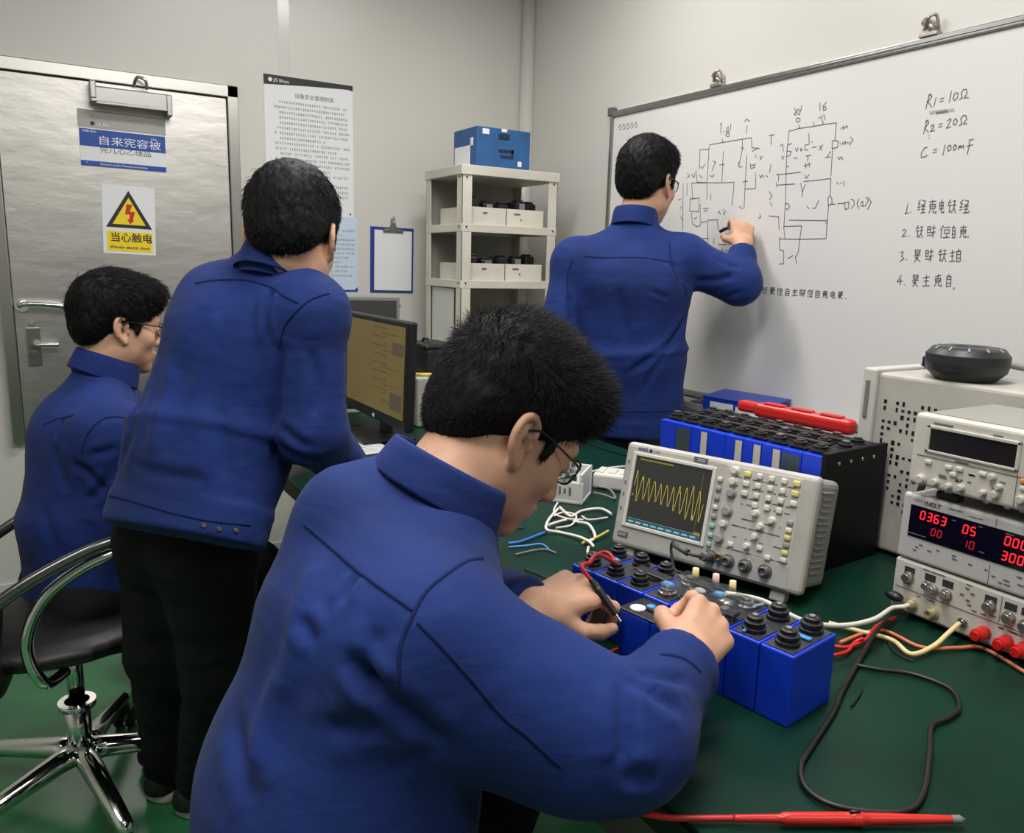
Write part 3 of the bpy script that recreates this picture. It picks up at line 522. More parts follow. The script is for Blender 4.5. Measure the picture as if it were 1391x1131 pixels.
# ---- shelf rack in the corner
sh = thing('storage_rack', 'cream enamelled metal rack in the corner beside the whiteboard', 'shelf', (1.71, 3.015, 0))
SX0, SX1, SY0, SY1, SZ = -.225, .225, -.165, .165, 1.705
b = MB()
for x in (SX0, SX1):
    for y in (SY0, SY1):
        sx = 1 if x < 0 else -1; sy = 1 if y < 0 else -1
        b.box((x+sx*.022, y+sy*.002, SZ/2), (.044, .004, SZ), .001); b.box((x+sx*.002, y+sy*.022, SZ/2), (.004, .044, SZ), .001)
b.build('upright', M_BEIGE, sh)
b = MB(); b.box((0, 0, SZ-.018), (SX1-SX0+.012, SY1-SY0+.012, .038), .003); b.build('top_panel', M_BEIGE, sh)
for z in (1.466, 1.245, .98, .6, .2):
    b = MB(); b.box((0, 0, z+.01), (SX1-SX0-.012, SY1-SY0-.012, .006)); b.box((0, SY0+.003, z), (SX1-SX0, .008, .032), .002); b.box((SX0+.003, 0, z), (.008, SY1-SY0, .032), .002); b.box((SX1-.003, 0, z), (.008, SY1-SY0, .032), .002); b.box((0, SY1-.003, z), (SX1-SX0, .008, .032), .002)
    b.build('shelf', M_BEIGE, sh)
b = MB(); b.box((0, SY1-.004, .85), (.43, .003, 1.66)); b.build('back_panel', mat('shelf_back', (150, 148, 138), .6), sh)
b = MB()
for (z0, z1) in ((.62, .965), (1.0, 1.225)): b.box((SX0+.012, .02, (z0+z1)/2), (.003, .2, z1-z0))
b.build('side_sheet', mat('side_sheet', (214, 213, 206), .5), sh)
b = MB()
for z in (1.69, 1.66, 1.47, 1.25, 1.1):
    for x in (SX0+.02, SX1-.02): b.cyl((x, SY0-.001, z), (x, SY0-.004, z), .0035, n=8)
    b.cyl((SX0-.001, SY0+.02, z), (SX0-.004, SY0+.02, z), .0035, n=8)
b.build('bolt', M_DARK, sh)
TRG = 'cream trays on the corner rack'
for z, lb in ((1.479, 'long cream tray of dark parts on the upper shelf of the corner rack'), (1.258, 'long cream tray of dark parts on the second shelf of the corner rack'), (.993, 'cream tray on the lower shelf of the corner rack, behind the seated man')):
    t = thing('parts_tray', lb, 'tray', (1.70, 2.99, z), 0, TRG)
    b = MB(); b.box((0, 0, .003), (.36, .24, .004)); 
    for sy in (-1, 1): b.box((0, sy*.119, .036), (.36, .004, .07), .001)
    for sx in (-1, 1): b.box((sx*.179, 0, .036), (.004, .24, .07), .001)
    b.build('tray_body', M_BEIGE, t); b = MB()
    b.box((-.002, -.122, .036), (.003, .003, .068)); b.box((-.1, -.1222, .05), (.02, .002, .006)); b.box((.05, -.1222, .052), (.03, .002, .006)); b.box((.07, -.1222, .03), (.005, .002, .008)); b.build('tray_mark', M_GREYINK, t)
rnd = random.Random(11)
for z, ad in ((1.483, 'in the upper tray of the corner rack'), (1.262, 'in the second tray of the corner rack')):
    for k in range(5):
        t = thing('power_adapter', 'black plastic device lying '+ad, 'device', (1.56+k*.07, 2.93+rnd.uniform(-.01, .03), z), rnd.uniform(-.25, .25), 'black devices '+ad)
        b = MB(); hh = rnd.uniform(.085, .105); b.box((0, 0, hh/2), (rnd.uniform(.05, .06), .09, hh), .008); b.box((0, -.02, hh+.004), (.035, .03, .008), .003); b.build('body', M_BLACK, t)
        if k % 2: MB().box((.002, -.0462, hh*.8), (.03, .002, hh*.25), .0005).build('label_plate', mat('silver_plate', (150, 150, 150), .3, .7), t)
bx = thing('carton', 'blue printed carton on top of the corner rack', 'box'); bx.matrix_world = Matrix.Translation((1.69, 2.985, 1.7055))
bl = mat('carton_blue', (36, 88, 140), .55, var=.06, vscale=10)
MB().box((0, 0, .078), (.25, .2, .155), .003).build('carton_body', bl, bx)
for c_, d_ in (((-.1262, .02, .05), (.002, .13, .075)), ((-.1262, -.06, .1), (.002, .02, .03)), ((-.085, -.1008, .138), (.03, .002, .02)), ((.0, -.1008, .149), (.025, .002, .012)), ((.075, -.1008, .025), (.018, .002, .02))): MB().box(c_, d_).build('carton_label', M_WHITE, bx)
b = MB(); b.box((.0, -.1008, .125), (.05, .002, .022)); b.box((.01, -.1008, .07), (.07, .002, .012)); b.box((.01, -.1008, .048), (.05, .002, .012)); b.box((.04, -.1008, .06), (.01, .002, .035)); b.build('carton_print', mat('navy_print', (18, 34, 62), .6), bx)


# ------------------------------------------------------------------ workbench
TZ = .79
M_MAT = mat('green_bench_mat', (11, 50, 37), .38, bump=.05, bscale=30, c2=(9, 40, 30), vscale=5, spec=.18)
M_GREY = mat('bench_grey', (150, 148, 142), .55)
tb = thing('workbench', 'long workbench with a worn dark green rubber top along the room', 'workbench', (1.05, 1.05, 0))
def tl(x, y, z): return (x-1.05, y-1.05, z)
b = MB(); b.box(tl(1.019, 1.05, TZ-.004), (.993, 3.3, .008), .002); b.build('rubber_top', M_MAT, tb)
b = MB(); b.box(tl(1.019, 1.05, TZ-.026), (.993, 3.3, .035), .003); b.build('tabletop', mat('bench_edge', (28, 62, 48), .5), tb)
b = MB()
for x in (.60, 1.46): b.box(tl(x, 1.05, TZ-.075), (.03, 3.1, .06), .003)
for y in (-.5, 2.6): b.box(tl(1.03, y, TZ-.075), (.85, .03, .06), .003)
b.build('apron', M_GREY, tb)
for x in (.60, 1.46):
    for y in (-.5, 1.3, 2.6): MB().box(tl(x, y, .36), (.045, .045, .72), .003).build('leg', M_GREY, tb)
MB().box(tl(.645, .58, .69), (.14, .36, .13), .006).build('drawer_box', mat('drawer_grey', (132, 128, 120), .6), tb)

def thingM(name, label, cat, M, group=None):
    t = thing(name, label, cat, group=group); t.matrix_world = M; return t
def dirM(x, y, z, yaw, tilt=0.0):
    """local x along the front edge (yaw), y up, z towards the viewer side"""
    e = Vector((math.cos(yaw), math.sin(yaw), 0)); bk = Vector((-e.y, e.x, 0)); bk = -bk if bk.x < 0 else bk
    u = Vector((0, 0, 1))*math.cos(tilt)+bk*math.sin(tilt)
    return frame((x, y, z), e, u)
RX = Matrix.Rotation(-math.pi/2, 3, 'X')
def knob(b, x, y, r, h, z=0, idx=0, n=18): b.lathe((x, y, z), (0, 0, 1), [(r*1.25, 0), (r*1.25, h*.2), (r, h*.25), (r*.92, h), (r*.8, h*1.06), (0, h*1.06)], n, idx)

# ---- front battery pack
BYAW = -1.407
bpk = thingM('battery_pack', 'blue prismatic battery pack in front of the oscilloscope, nearest on the bench', 'battery', dirM(.6823, .9298, TZ, BYAW))
M_CELL = mat('cell_blue', (18, 60, 205), .38, bump=.03, bscale=40)
M_CAPB = mat('terminal_black', (26, 26, 28), .4)
M_FILM = mat('clear_wrap', (60, 62, 66), .12, alpha=.35)
M_METAL = mat('nickel', (190, 188, 182), .25, 1.0)
M_SKY = mat('sky_blue_plastic', (70, 150, 215), .4)
def terminal(parent, x, z, y, s=1.0, top=True):
    b = MB(); U = (0, 1, 0)
    b.lathe((x, y, z), U, [(.0150*s, 0), (.0150*s, .005*s), (.0125*s, .006*s), (.0125*s, .009*s), (.0138*s, .0095*s), (.0138*s, .013*s), (.010*s, .014*s), (.010*s, .019*s), (.0075*s, .020*s), (0, .020*s)], 16)
    tm = b.build('terminal', M_CAPB, parent)
    if top:
        b = MB(); b.cyl((x, y+.0198*s, z), (x, y+.022*s, z), .004*s, n=6); b.build('stud', M_METAL, tm)
    return tm
NC = 8; CW = .3726/NC
for k in range(NC):
    b = MB(); b.box((CW*(k+.5), .0463, -.051), (CW-.0012, .0926, .1019), .0022); c = b.build('cell', M_CELL, bpk)
    b = MB(); b.box((CW*(k+.5), .0933, -.051), (CW-.008, .0016, .094), .0005); b.build('cell_lid', mat('cell_lid_grey', (48, 50, 56), .4), c)
    if k in (6, 7): terminal(c, CW*(k+.5), -.024, .094); terminal(c, CW*(k+.5), -.079, .094)
    elif k in (0, 1, 2): terminal(c, CW*(k+.5), -.022, .094, .9, k != 1); terminal(c, CW*(k+.5), -.08, .094, .9)
    else:
        b = MB()
        for z in (-.026, -.077): b.lathe((CW*(k+.5), .094, z), (0, 1, 0), [(.0135, 0), (.0135, .004), (.010, .005), (.010, .009), (.006, .0095), (.006, .013), (0, .013)], 14)
        b.build('screw_terminal', M_METAL if k != 4 else M_CAPB, c)
for (x, z, l) in ((.117, -.051, .06), (.232, -.026, .085), (.21, -.078, .09)):
    b = MB(); b.box((x, .1025, z), (l, .0035, .019), .0015); b.build('bus_bar', M_CAPB, bpk)
for (x, z, c, s) in ((.16, -.03, M_SKY, .009), (.2, -.05, M_WHITE, .007), (.225, -.06, M_SKY, .008), (.05, -.04, M_SKY, .008), (.245, -.045, M_METAL, .01)):
    b = MB(); b.sphere((x, .1045, z), s, (1.3, .55, 1), 10); b.build('cable_lug', c, bpk)
for (x, z, c) in ((.166, -.085, mat('cream_plastic', (226, 208, 150), .45)), (.197, -.09, mat('pink_plastic', (222, 190, 180), .5)), (.226, -.088, MATS['cream_plastic'])):
    b = MB(); b.cyl((x, .098, z), (x, .118, z), .0055, .0045, 12); b.build('sleeve', c, bpk)
b = MB(); b.bm.free(); MB().box((CW*6.42, .0965, -.03), (.004, .003, .05), .001).build('blue_strap', M_SKY, bpk); MB().box((CW*7.5, .0965, -.052), (.03, .003, .008), .001).build('blue_strap', M_SKY, bpk)
b = MB(); rnd = random.Random(77); G_ = {}
for i in range(13):
    for j in range(8): G_[i, j] = b.bm.verts.new((.150+i*.0108, .108+rnd.uniform(-.002, .004), -.010-j*.0108))
for i in range(12):
    for j in range(7): f = b.bm.faces.new((G_[i, j], G_[i+1, j], G_[i+1, j+1], G_[i, j+1])); f.smooth = True
b.build('clear_wrap', M_FILM, bpk)
rnd = random.Random(78)
for k in range(12):
    x, z = rnd.uniform(.13, .275), rnd.uniform(-.095, -.012); b = MB()
    if k % 3 == 0: b.lathe((x, .0942, z), (0, 1, 0), [(.007, 0), (.007, .005), (.004, .0055), (.004, .009), (0, .009)], 6)
    else: b.box((x, .0975, z), (rnd.uniform(.012, .02), .003, rnd.uniform(.006, .01)), .001, Matrix.Rotation(rnd.uniform(0, 3), 3, 'Y'))
    b.build('nickel_strip', M_METAL if k % 4 else mat('copper_dull', (150, 120, 96), .35, .8), bpk)
# the small block in front
b2 = thingM('battery_block', 'short blue battery block with black film cover, in front of the long blue pack', 'battery', dirM(.6823, .9298, TZ, BYAW))
X0 = .145
for k in range(2):
    b = MB(); b.box((X0+.0005+.052*(k+.5), .043, .0265), (.051, .086, .052), .0022); b.build('cell', M_CELL, b2)
b = MB(); b.box((X0+.049, .0872, .0255), (.102, .0024, .053), .0006); fl = b.build('film_cover', mat('black_film', (34, 35, 38), .3), b2)
for (x, z, r, m_) in ((.018, .036, .0105, M_WHITE), (.044, .018, .0105, mat('pale_blue', (150, 190, 225), .4)), (.026, .018, .006, M_SKY), (.068, .006, .009, M_WHITE)):
    b = MB(); b.lathe((X0+x, .0884, z), (0, 1, 0), [(0, 0), (r, 0), (r, .002), (r*.75, .0026), (0, .0026)], 18); b.build('seal_ring', m_, fl)

# ---- oscilloscope
OM = dirM(.9187, 1.1307, .812, -1.2464, .2219)
osc = thingM('oscilloscope', 'beige digital oscilloscope showing a yellow waveform, tilted back on the bench', 'oscilloscope', OM)
W_, H_, D_ = .3657, .198, .13
b = MB(); b.box((W_/2, H_/2, -D_/2-.012), (W_-.012, H_-.012, D_-.02), .012, seg=3); 
for k in range(14): b.box((W_-.004, .035+k*.0105, -.065), (.004, .004, .05+.012*math.sin(k)), .001)
b.build('case', mat('scope_grey', (150, 152, 148), .5), osc)
b = MB(); b.box((W_/2, H_/2, -.012), (W_, H_, .026), .009, seg=3); b.build('front_bezel', M_OFFW, osc)
b = MB()
SXa, SXb, SYa, SYb = .026, .181, .046, .174
for (x0, x1, y0, y1) in ((SXa-.007, SXa, SYa-.007, SYb+.007), (SXb, SXb+.007, SYa-.007, SYb+.007), (SXa, SXb, SYa-.007, SYa), (SXa, SXb, SYb, SYb+.007)): b.box(((x0+x1)/2, (y0+y1)/2, .002), (x1-x0, y1-y0, .005), .0015)
b.build('screen_frame', mat('bezel_light', (214, 211, 202), .45), osc)
scr = MB().box(((SXa+SXb)/2, (SYa+SYb)/2, .0012), (SXb-SXa, SYb-SYa, .001)).build('screen', mat('screen_dark', (46, 46, 44), .25, emit=.35), osc)
M_TRACE = mat('trace_yellow', (196, 178, 46), .5, emit=.6)
b = MB(); rnd = random.Random(2); pts = []
amp = .033
for i in range(11*14+1):
    t = i/(11*14); a = amp*(1-.45*abs(math.sin(t*3.3+.3)))*(1+.15*math.sin(i*.9)); y = .118+a*math.sin(i/14*2*math.pi+.25*math.sin(i*.21))*(1.0 if abs(math.sin(i*.37)) > .12 else .6)-.012*t
    pts.append((SXa+.005+t*(SXb-SXa-.012), y))
for p, q in zip(pts, pts[1:]):
    d = Vector((q[0]-p[0], q[1]-p[1], 0)); n = Vector((-d.y, d.x, 0)).normalized()*.00034
    b.poly([Vector((p[0], p[1], .0019))-n, Vector((q[0], q[1], .0019))-n, Vector((q[0], q[1], .0019))+n, Vector((p[0], p[1], .0019))+n])
b.build('waveform_trace', M_TRACE, scr)
b = MB(); b.bm.free()
for c_, d_ in ((((SXa+SXb)/2-.034, SYb-.005, .0017), (.07, .003, .0004)), ((SXa+.004, SYa+.055, .0017), (.004, .004, .0004)), ((SXb-.010, SYa+.011, .0017), (.012, .008, .0004))): MB().box(c_, d_).build('status_mark', mat('status_yellow', (128, 118, 50), .5, emit=.35), scr)
b = MB(); b.box(((SXa+SXb)/2, SYa+.005, .0017), (SXb-SXa-.004, .008, .0004)); b.build('menu_line', mat('menu_teal', (36, 80, 98), .5, emit=.5), scr)
b = MB()
for k in range(9): b.box((SXa+.01+k*.016, SYa+.005, .002), (.011, .003, .0003))
for (y0) in (.0735,): b.box(((SXa+SXb)/2, SYa+.011, .002), (SXb-SXa-.006, .0006, .0003))
b.build('menu_text', mat('menu_text', (130, 165, 175), .5, emit=.5), scr)
b = MB(); b.box((SXb-.016, (SYa+SYb)/2, .0017), (.0007, SYb-SYa-.02, .0003)); b.build('grid_line', mat('grid_line', (110, 106, 60), .5, emit=.4), scr)
pn = MB().box((.272, .118, .0008), (.134, .142, .0022), .0008).build('control_panel', mat('panel_grey', (188, 186, 178), .5), osc)
MB().box((.268, .026, .0008), (.146, .040, .0022), .0008).build('input_panel', mat('input_grey', (176, 174, 166), .5), osc)
M_BTN = mat('button_ivory', (216, 212, 198), .45); M_BTNY = mat('button_yellow', (222, 206, 120), .45); M_BTNG = mat('button_grey', (150, 150, 148), .5); M_BTNT = mat('button_teal', (150, 190, 178), .5)
bi = [0]
def sbtn(x, y, w_=.011, h=.0085, m_=None, par=None, z=.0018, d=.005):
    b = MB(); b.box((x, y, z+d/2), (w_, h, d), min(w_, h)*.28, seg=2); return b.build('button', m_ or M_BTN, par or osc)
for k in range(8): sbtn(SXb+.0165, SYb-.012-k*.0165, .0095, .0085, (M_BTN, M_BTNG, M_BTNG, M_BTN, M_BTNG, M_BTNT, M_BTNT, M_BTNT)[k])
for r in range(4):
    for c in range(6):
        if (r, c) in ((0, 0), (1, 0), (2, 0), (3, 0), (3, 1), (3, 5)): continue
        m_ = M_BTNY if (c == 5 and r in (0, 1)) or (c == 1 and r == 0) else M_BTN
        sbtn(.224+c*.0212, .180-r*.0165, .0125 if c in (1, 5) else .0105, .010, m_)
for r in range(6): sbtn(.330, .115-r*.0125, .011, .0085, (M_BTNG, M_BTN, M_BTNY, M_BTNG, M_BTNY, M_BTN)[r])
for (x, y) in ((.236, .056), (.287, .062), (.303, .05)): sbtn(x, y, .011, .009)
for (x, y, r) in ((.222, .182, .0065), (.222, .163, .0065), (.222, .143, .0075), (.220, .111, .0085), (.218, .088, .006), (.214, .061, .0075), (.270, .118, .0055), (.282, .098, .0055), (.276, .079, .005), (.300, .112, .0055), (.265, .06, .005)):
    b = MB(); knob(b, x, y, r, .010, .0015); b.build('knob', M_BTNG if r in (.0075, .0085) else M_BTN, osc)
for (x, n_) in ((.204, 1), (.237, 2), (.268, 2), (.303, 2)):
    b = MB(); b.lathe((x, .027, .0015), (0, 0, 1), [(.012, 0), (.012, .003), (.0075, .0035), (.0075, .015), (.006, .0155), (.006, .010), (0, .010)], 20); cn = b.build('input_connector', mat('satin_metal', (140, 138, 132), .42, .8), osc)
    if x == .237: b = MB(); b.lathe((.222, .030, .0015), (0, 0, 1), [(.006, 0), (.006, .012), (.004, .012), (.004, .006), (0, .006)], 16); b.build('ground_post', mat('brass', (190, 170, 110), .3, 1.0), osc)
rnd = random.Random(5)
b = MB()
for k in range(90):
    x = rnd.uniform(.225, .325); y = rnd.choice([.172, .156, .139, .128, .103, .089, .07, .048]); b.box((x, y, .0021), (rnd.uniform(.003, .010), .0020, .0004))
b.build('panel_print', M_GREYINK, osc)
b = MB(); b.bm.free(); mat('plate_grey', (110, 112, 116), .35, .4); MB().box((.155, .188, .0015), (.027, .010, .0014), .0006).build('name_plate', MATS['plate_grey'], osc); MB().box((.024, .023, .0015), (.022, .011, .0014), .0006).build('name_plate', MATS['plate_grey'], osc)
text_mesh('DSO', .007, 'plate_text', M_WHITE, osc, T(.149, .188, .0024)); text_mesh('DIGIT', .006, 'plate_text', M_WHITE, osc, T(.0155, .023, .0024))
text_mesh('ANIG', .0085, 'brand_text', mat('logo_navy', (40, 48, 110), .5), osc, T(.026, .187, .0016), offset=.0003); b = MB(); b.cyl((.053, .187, .001), (.053, .187, .0018), .0035, n=14); b.build('brand_mark', MATS['logo_navy'], osc); text_mesh('1100', .006, 'brand_text', M_GREYINK, osc, T(.059, .187, .0016))
b = MB()
for k, (y) in enumerate((.16, .12, .098, .07)): b.box((.0105, y, .0013), (.0035, .007, .0004))
b.build('side_print', M_GREYINK, osc)
for x in (.035, .325):
    b = MB(); b.box((x, -.007, -.022), (.026, .028, .024), .003, Matrix.Rotation(-.2219, 3, 'X')); b.build('foot', mat('foot_grey', (168, 166, 158), .5), osc)
b = MB(); b.box((W_/2, .014, -.112), (.3, .012, .012), .002); b.build('rear_stand', MATS['foot_grey'], osc)
# probe plugged into the oscilloscope
pr = thingM('oscilloscope_probe', 'dark grey probe plug in the left input of the oscilloscope', 'probe', OM)
b = MB(); b.lathe((.204, .027, .012), (0, 0, 1), [(.0085, 0), (.0085, .016), (.0065, .018), (.0065, .024), (0, .024)], 16); b.build('plug', mat('probe_grey', (92, 92, 90), .45), pr)
b = MB(); b.tube(crom([(.204, .027, .034), (.19, .0275, .046), (.17, .03, .046), (.15, .034, .036), (.138, .036, .02), (.135, .02, .016), (.15, -.01, .02), (.165, -.012, .02)], 8), .0028); b.build('probe_lead', M_DARK, pr)
b = MB(); b.cyl((.182, .029, .047), (.150, .034, .038), .006, .0045, 14); b.build('probe_body', mat('probe_green', (84, 90, 80), .45), pr)

# ---- rear battery rack
RM = dirM(1.172, 1.29, TZ, -1.5068)
rp = thingM('battery_rack', 'tall dark battery bank with blue cells and rows of black terminals behind the oscilloscope', 'battery', RM)
RW, RH, RD = .415, .221, .186
NB = 9
for k in range(NB):
    w0 = (RW-.012)/NB; b = MB(); b.box((w0*(k+.5), RH/2-.003, -RD/2), (w0-.001, RH-.006, RD), .002); c = b.build('cell', M_CELL, rp)
    MB().box((w0*(k+.5), RH-.002, -RD/2-.006), (w0-.004, .003, RD-.016), .0005).build('cell_lid', mat('lid_dark', (30, 31, 35), .5, spec=.25), c)
    if k in (1, 7): MB().box((w0*(k+.5), RH-.045, .0006), (w0-.006, .06, .001)).build('dark_label', mat('label_slate', (62, 74, 84), .3), c)
    if k in (2, 4, 5, 6): MB().box((w0*(k+.8), RH-.04, .0006), (w0*.35, .055, .001)).build('tape_strip', mat('cream_tape', (200, 194, 172), .5), c)
    b = MB()
    for r in range(3):
        z = -.03-r*.058
        x = w0*(k+.5)+(.008 if r % 2 else -.004)
        b2_ = MB(); b2_.lathe((x, RH-.003, z), (0, 1, 0), [(.0150, 0), (.0150, .004), (.0115, .005), (.0115, .007), (.0130, .0075), (.0130, .010), (.008, .011), (.008, .0135), (0, .0135)], 14); tm = b2_.build('terminal', M_CAPB, c)
        if (k+r) % 3 == 0: MB().box((x, RH+.011, z), (.012, .004, .012), .001).build('stud', M_METAL, tm)
for r in range(2):
    z = -.055-r*.06
    MB().box((RW/2-.01, RH+.006, z), (RW-.05, .006, .014), .002).build('bus_bar', M_CAPB, rp)
MB().box((RW-.006, RH/2+.002, -RD/2+.002), (.012, RH+.002, RD+.008), .002).build('end_plate', mat('end_plate_black', (14, 15, 20), .5, spec=.2), rp)
b = MB(); MB
for k in range(4):
    b = MB(); b.cyl((RW, RH-.018, -.03-.037*k), (RW+.0015, RH-.018, -.03-.037*k), .0035, n=10); b.build('end_screw', M_METAL, rp)
rc = thingM('red_cover', 'long red plastic cover strip lying along the back of the battery bank', 'cover', RM)
b = MB()
b.box((.21, RH+.014, -RD-.022), (.24, .032, .03), .010, seg=3); b.box((.07, RH+.016, -RD-.02), (.05, .026, .026), .008)
for k in range(3): b.box((.14+k*.07, RH+.031, -RD-.02), (.05, .006, .018), .003)
b.box((.245, RH/2-.01, -RD-.028), (.02, RH-.02, .01), .002); b.box((.10, RH/2-.01, -RD-.028), (.02, RH-.02, .01), .002)
b.build('cover_strip', mat('red_plastic', (200, 42, 38), .35), rc)

# ---- instrument stack
def inst(name, label, cat, x, y, z): return thingM(name, label, cat, frame((x, y, z), (0, -1, 0), (0, 0, 1)))
M_KNOBM = mat('knob_silver', (176, 174, 168), .28, .9)
def knob_o(par, x, y, r, h, z=.001, m_=None): b = MB(); knob(b, x, y, r, h, z); return b.build('knob', m_ or M_KNOBM, par)
# lower: dual supply with knobs and binding posts
ps = inst('bench_power_supply', 'cream bench supply with silver knobs and red posts, bottom of the instrument stack', 'power supply', 1.17, .713, .7925)
PW, PH = .36, .0915
b = MB(); b.box((PW/2, PH/2+.006, -.105), (PW-.008, PH-.012, .195), .004); b.build('case', M_OFFW, ps)
b = MB(); b.box((PW/2, PH/2+.003, -.006), (PW, PH-.006, .014), .004); b.build('front_panel', M_BEIGEF, ps)
b = MB(); b.box((PW/2, .045, .0014), (PW-.012, .0008, .0008)); b.box((.167, .067, .0014), (.0008, .04, .0008)); b.build('panel_line', M_GREYINK, ps)
for x in (.03, PW-.03):
    for z in (-.03, -.18): MB().cyl((x, -.0025, z), (x, .006, z), .012).build('foot', M_BLACK, ps)
for (x, y) in ((.026, .065), (.058, .063), (.068, .06), (.088, .059), (.152, .066), (.18, .06), (.203, .057), (.26, .06), (.29, .06)): knob_o(ps, x, y, .0075 if x not in (.058, .068) else .0062, .011)
b = MB()
for x in (.026, .06, .088, .152, .18, .203): b.box((x, .076, .0012), (.017, .011, .0008))
b.build('knob_recess', M_DARK, ps)
b = MB(); b.lathe((.037, .024, .001), (0, 0, 1), [(.0095, 0), (.0095, .004), (.007, .005), (.007, .012), (0, .012)], 16); b.build('socket', mat('brass2', (206, 196, 150), .35, .6), ps)
b = MB(); b.lathe((.072, .024, .001), (0, 0, 1), [(.0095, 0), (.0095, .004), (.0068, .005), (.0068, .016), (.004, .016), (.004, .01), (0, .01)], 16); b.build('socket', MATS['brass2'], ps)
b = MB(); b.lathe((.118, .027, .001), (0, 0, 1), [(.007, 0), (.007, .004), (.0045, .005), (.0045, .006), (0, .006)], 16); b.build('socket', M_METAL, ps)
for x in (.150, .182, .206, .26, .29):
    b = MB(); b.lathe((x, .024, .001), (0, 0, 1), [(.010, 0), (.010, .003), (.0085, .004), (.0095, .010), (.0095, .022), (.007, .0225), (.007, .028), (0, .028)], 14); b.build('binding_post', mat('post_red', (205, 30, 30), .35), ps)
b = MB(); b.sphere((.012, .030, .012), .011, (1.4, .7, .9), 12); b.build('black_cap', M_BLACK, ps)
rnd = random.Random(9); b = MB()
for k in range(26): b.box((rnd.uniform(.01, .33), rnd.choice([.0865, .084, .053, .050, .040, .010]), .0013), (rnd.uniform(.006, .016), .0018, .0006))
for k in range(5): b.box((.116+rnd.uniform(-.006, .012), .056+k*.006, .0013), (.006, .003, .0006))
b.build('panel_print', M_GREYINK, ps)
# middle: supply with red digits
pd = inst('display_power_supply', 'cream bench supply with glowing red digits, middle of the instrument stack', 'power supply', 1.17, .7125, .8845)
DH = .1085
b = MB(); b.box((PW/2, DH/2+.002, -.105), (PW-.008, DH-.008, .195), .004); b.build('case', M_OFFW, pd)
b = MB(); b.box((PW/2, DH/2+.001, -.005), (PW, DH-.003, .014), .005, seg=3); b.build('front_panel', mat('panel_silver', (196, 194, 190), .45), pd)
win = MB().box((PW/2+.004, .066, .0022), (PW-.022, .051, .0022), .0006).build('display_window', mat('display_black', (12, 8, 9), .15), pd)
M_LED = mat('led_red', (255, 30, 34), .5, emit=2.2); M_LEDD = mat('led_red_dim', (170, 22, 26), .5, emit=.8)
SEGS = {'0': 'abcdef', '1': 'bc', '2': 'abged', '3': 'abgcd', '4': 'fgbc', '5': 'afgcd', '6': 'afgedc', '7': 'abc', '8': 'abcdefg', '9': 'abfgcd'}
def digit(b, ch, x, y, h):
    w_ = h*.52; t = h*.13; sl = .09
    def seg(x0, y0, x1, y1):
        def sk(px, py): return (x+px+sl*py, y+py, .0036)
        if y0 == y1: b.poly([sk(x0+t*.3, y0-t/2), sk(x1-t*.3, y0-t/2), sk(x1-t*.3, y0+t/2), sk(x0+t*.3, y0+t/2)])
        else: b.poly([sk(x0-t/2, y0+t*.3), sk(x0+t/2, y0+t*.3), sk(x0+t/2, y1-t*.3), sk(x0-t/2, y1-t*.3)])
    D = dict(a=(0, h/2, w_, h/2), d=(0, -h/2, w_, -h/2), g=(0, 0, w_, 0), b=(w_, 0, w_, h/2), c=(w_, -h/2, w_, 0), f=(0, 0, 0, h/2), e=(0, -h/2, 0, 0))
    for s in SEGS[ch]: seg(*D[s])
def digits(par, txt, x, y, h, m_, name='led_digits'):
    for i, ch in enumerate(txt):
        b = MB(); digit(b, ch, x+i*h*.88, y, h); b.build('led_digit', m_, par)
digits(win, '0363', .033, .079, .0125, M_LED); digits(win, '05', .100, .077, .0125, M_LED); digits(win, '0000', .160, .078, .0125, M_LED)
digits(win, '00', .053, .0575, .011, M_LEDD); digits(win, '10', .102, .0555, .0115, M_LEDD); digits(win, '3000', .1585, .0555, .0125, M_LED)
b = MB()
for (x, y, w_) in ((.085, .085, .006), (.124, .087, .006), (.03, .046, .03), (.13, .05, .008), (.165, .088, .012), (.19, .088, .012)): b.box((x, y, .0036), (w_, .0014, .0004))
b.build('display_print', mat('display_print', (110, 108, 106), .5), win)
rnd = random.Random(7); b = MB()
for k in range(22): b.box((rnd.uniform(.014, .33), rnd.choice([.020, .026, .031, .014]), .0024), (rnd.uniform(.004, .009), .0022, .0005))
b.box((.144, .02, .0024), (.0008, .03, .0006)); b.box((.144, .099, .0024), (.0008, .012, .0006)); b.build('panel_print', M_GREYINK, pd)
text_mesh('HSPY', .006, 'brand_text', M_GREYINK, pd, T(.018, .0995, .0023)); text_mesh('1NE2.T', .009, 'brand_text', mat('logo_black', (50, 50, 54), .5), pd, T(.034, .0985, .0023), offset=.0003)
b = MB(); b.box((.085, .101, .0024), (.02, .0012, .0005)); b.box((.115, .098, .0024), (.02, .0012, .0005)); b.build('brand_line', M_GREYINK, pd)
# top: counter
ct = inst('frequency_counter', 'cream instrument with blank dark display, top of the instrument stack', 'instrument', 1.165, .704, .9945)
CH = .128; CW2 = .36
b = MB(); b.box((CW2/2, CH/2+.009, -.105), (CW2-.006, CH-.018, .20), .006); b.build('case', mat('counter_top', (150, 148, 142), .5), ct)
b = MB(); b.box((CW2/2, CH/2+.008, -.008), (CW2, CH-.016, .026), .006, seg=3); b.build('front_panel', M_BEIGEF, ct)
for x in (.05, CW2-.05):
    for z in (-.03, -.17): MB().box((x, .003, z), (.034, .012, .022), .003).build('foot', M_DARK, ct)
b = MB()
for (x0, x1, y0, y1) in ((.022, .158, .108, .113), (.022, .158, .071, .075), (.022, .028, .071, .113), (.153, .158, .071, .113)): b.box(((x0+x1)/2, (y0+y1)/2, .006), (x1-x0, y1-y0, .004), .001)
b.build('display_frame', mat('frame_cream', (200, 196, 184), .45), ct)
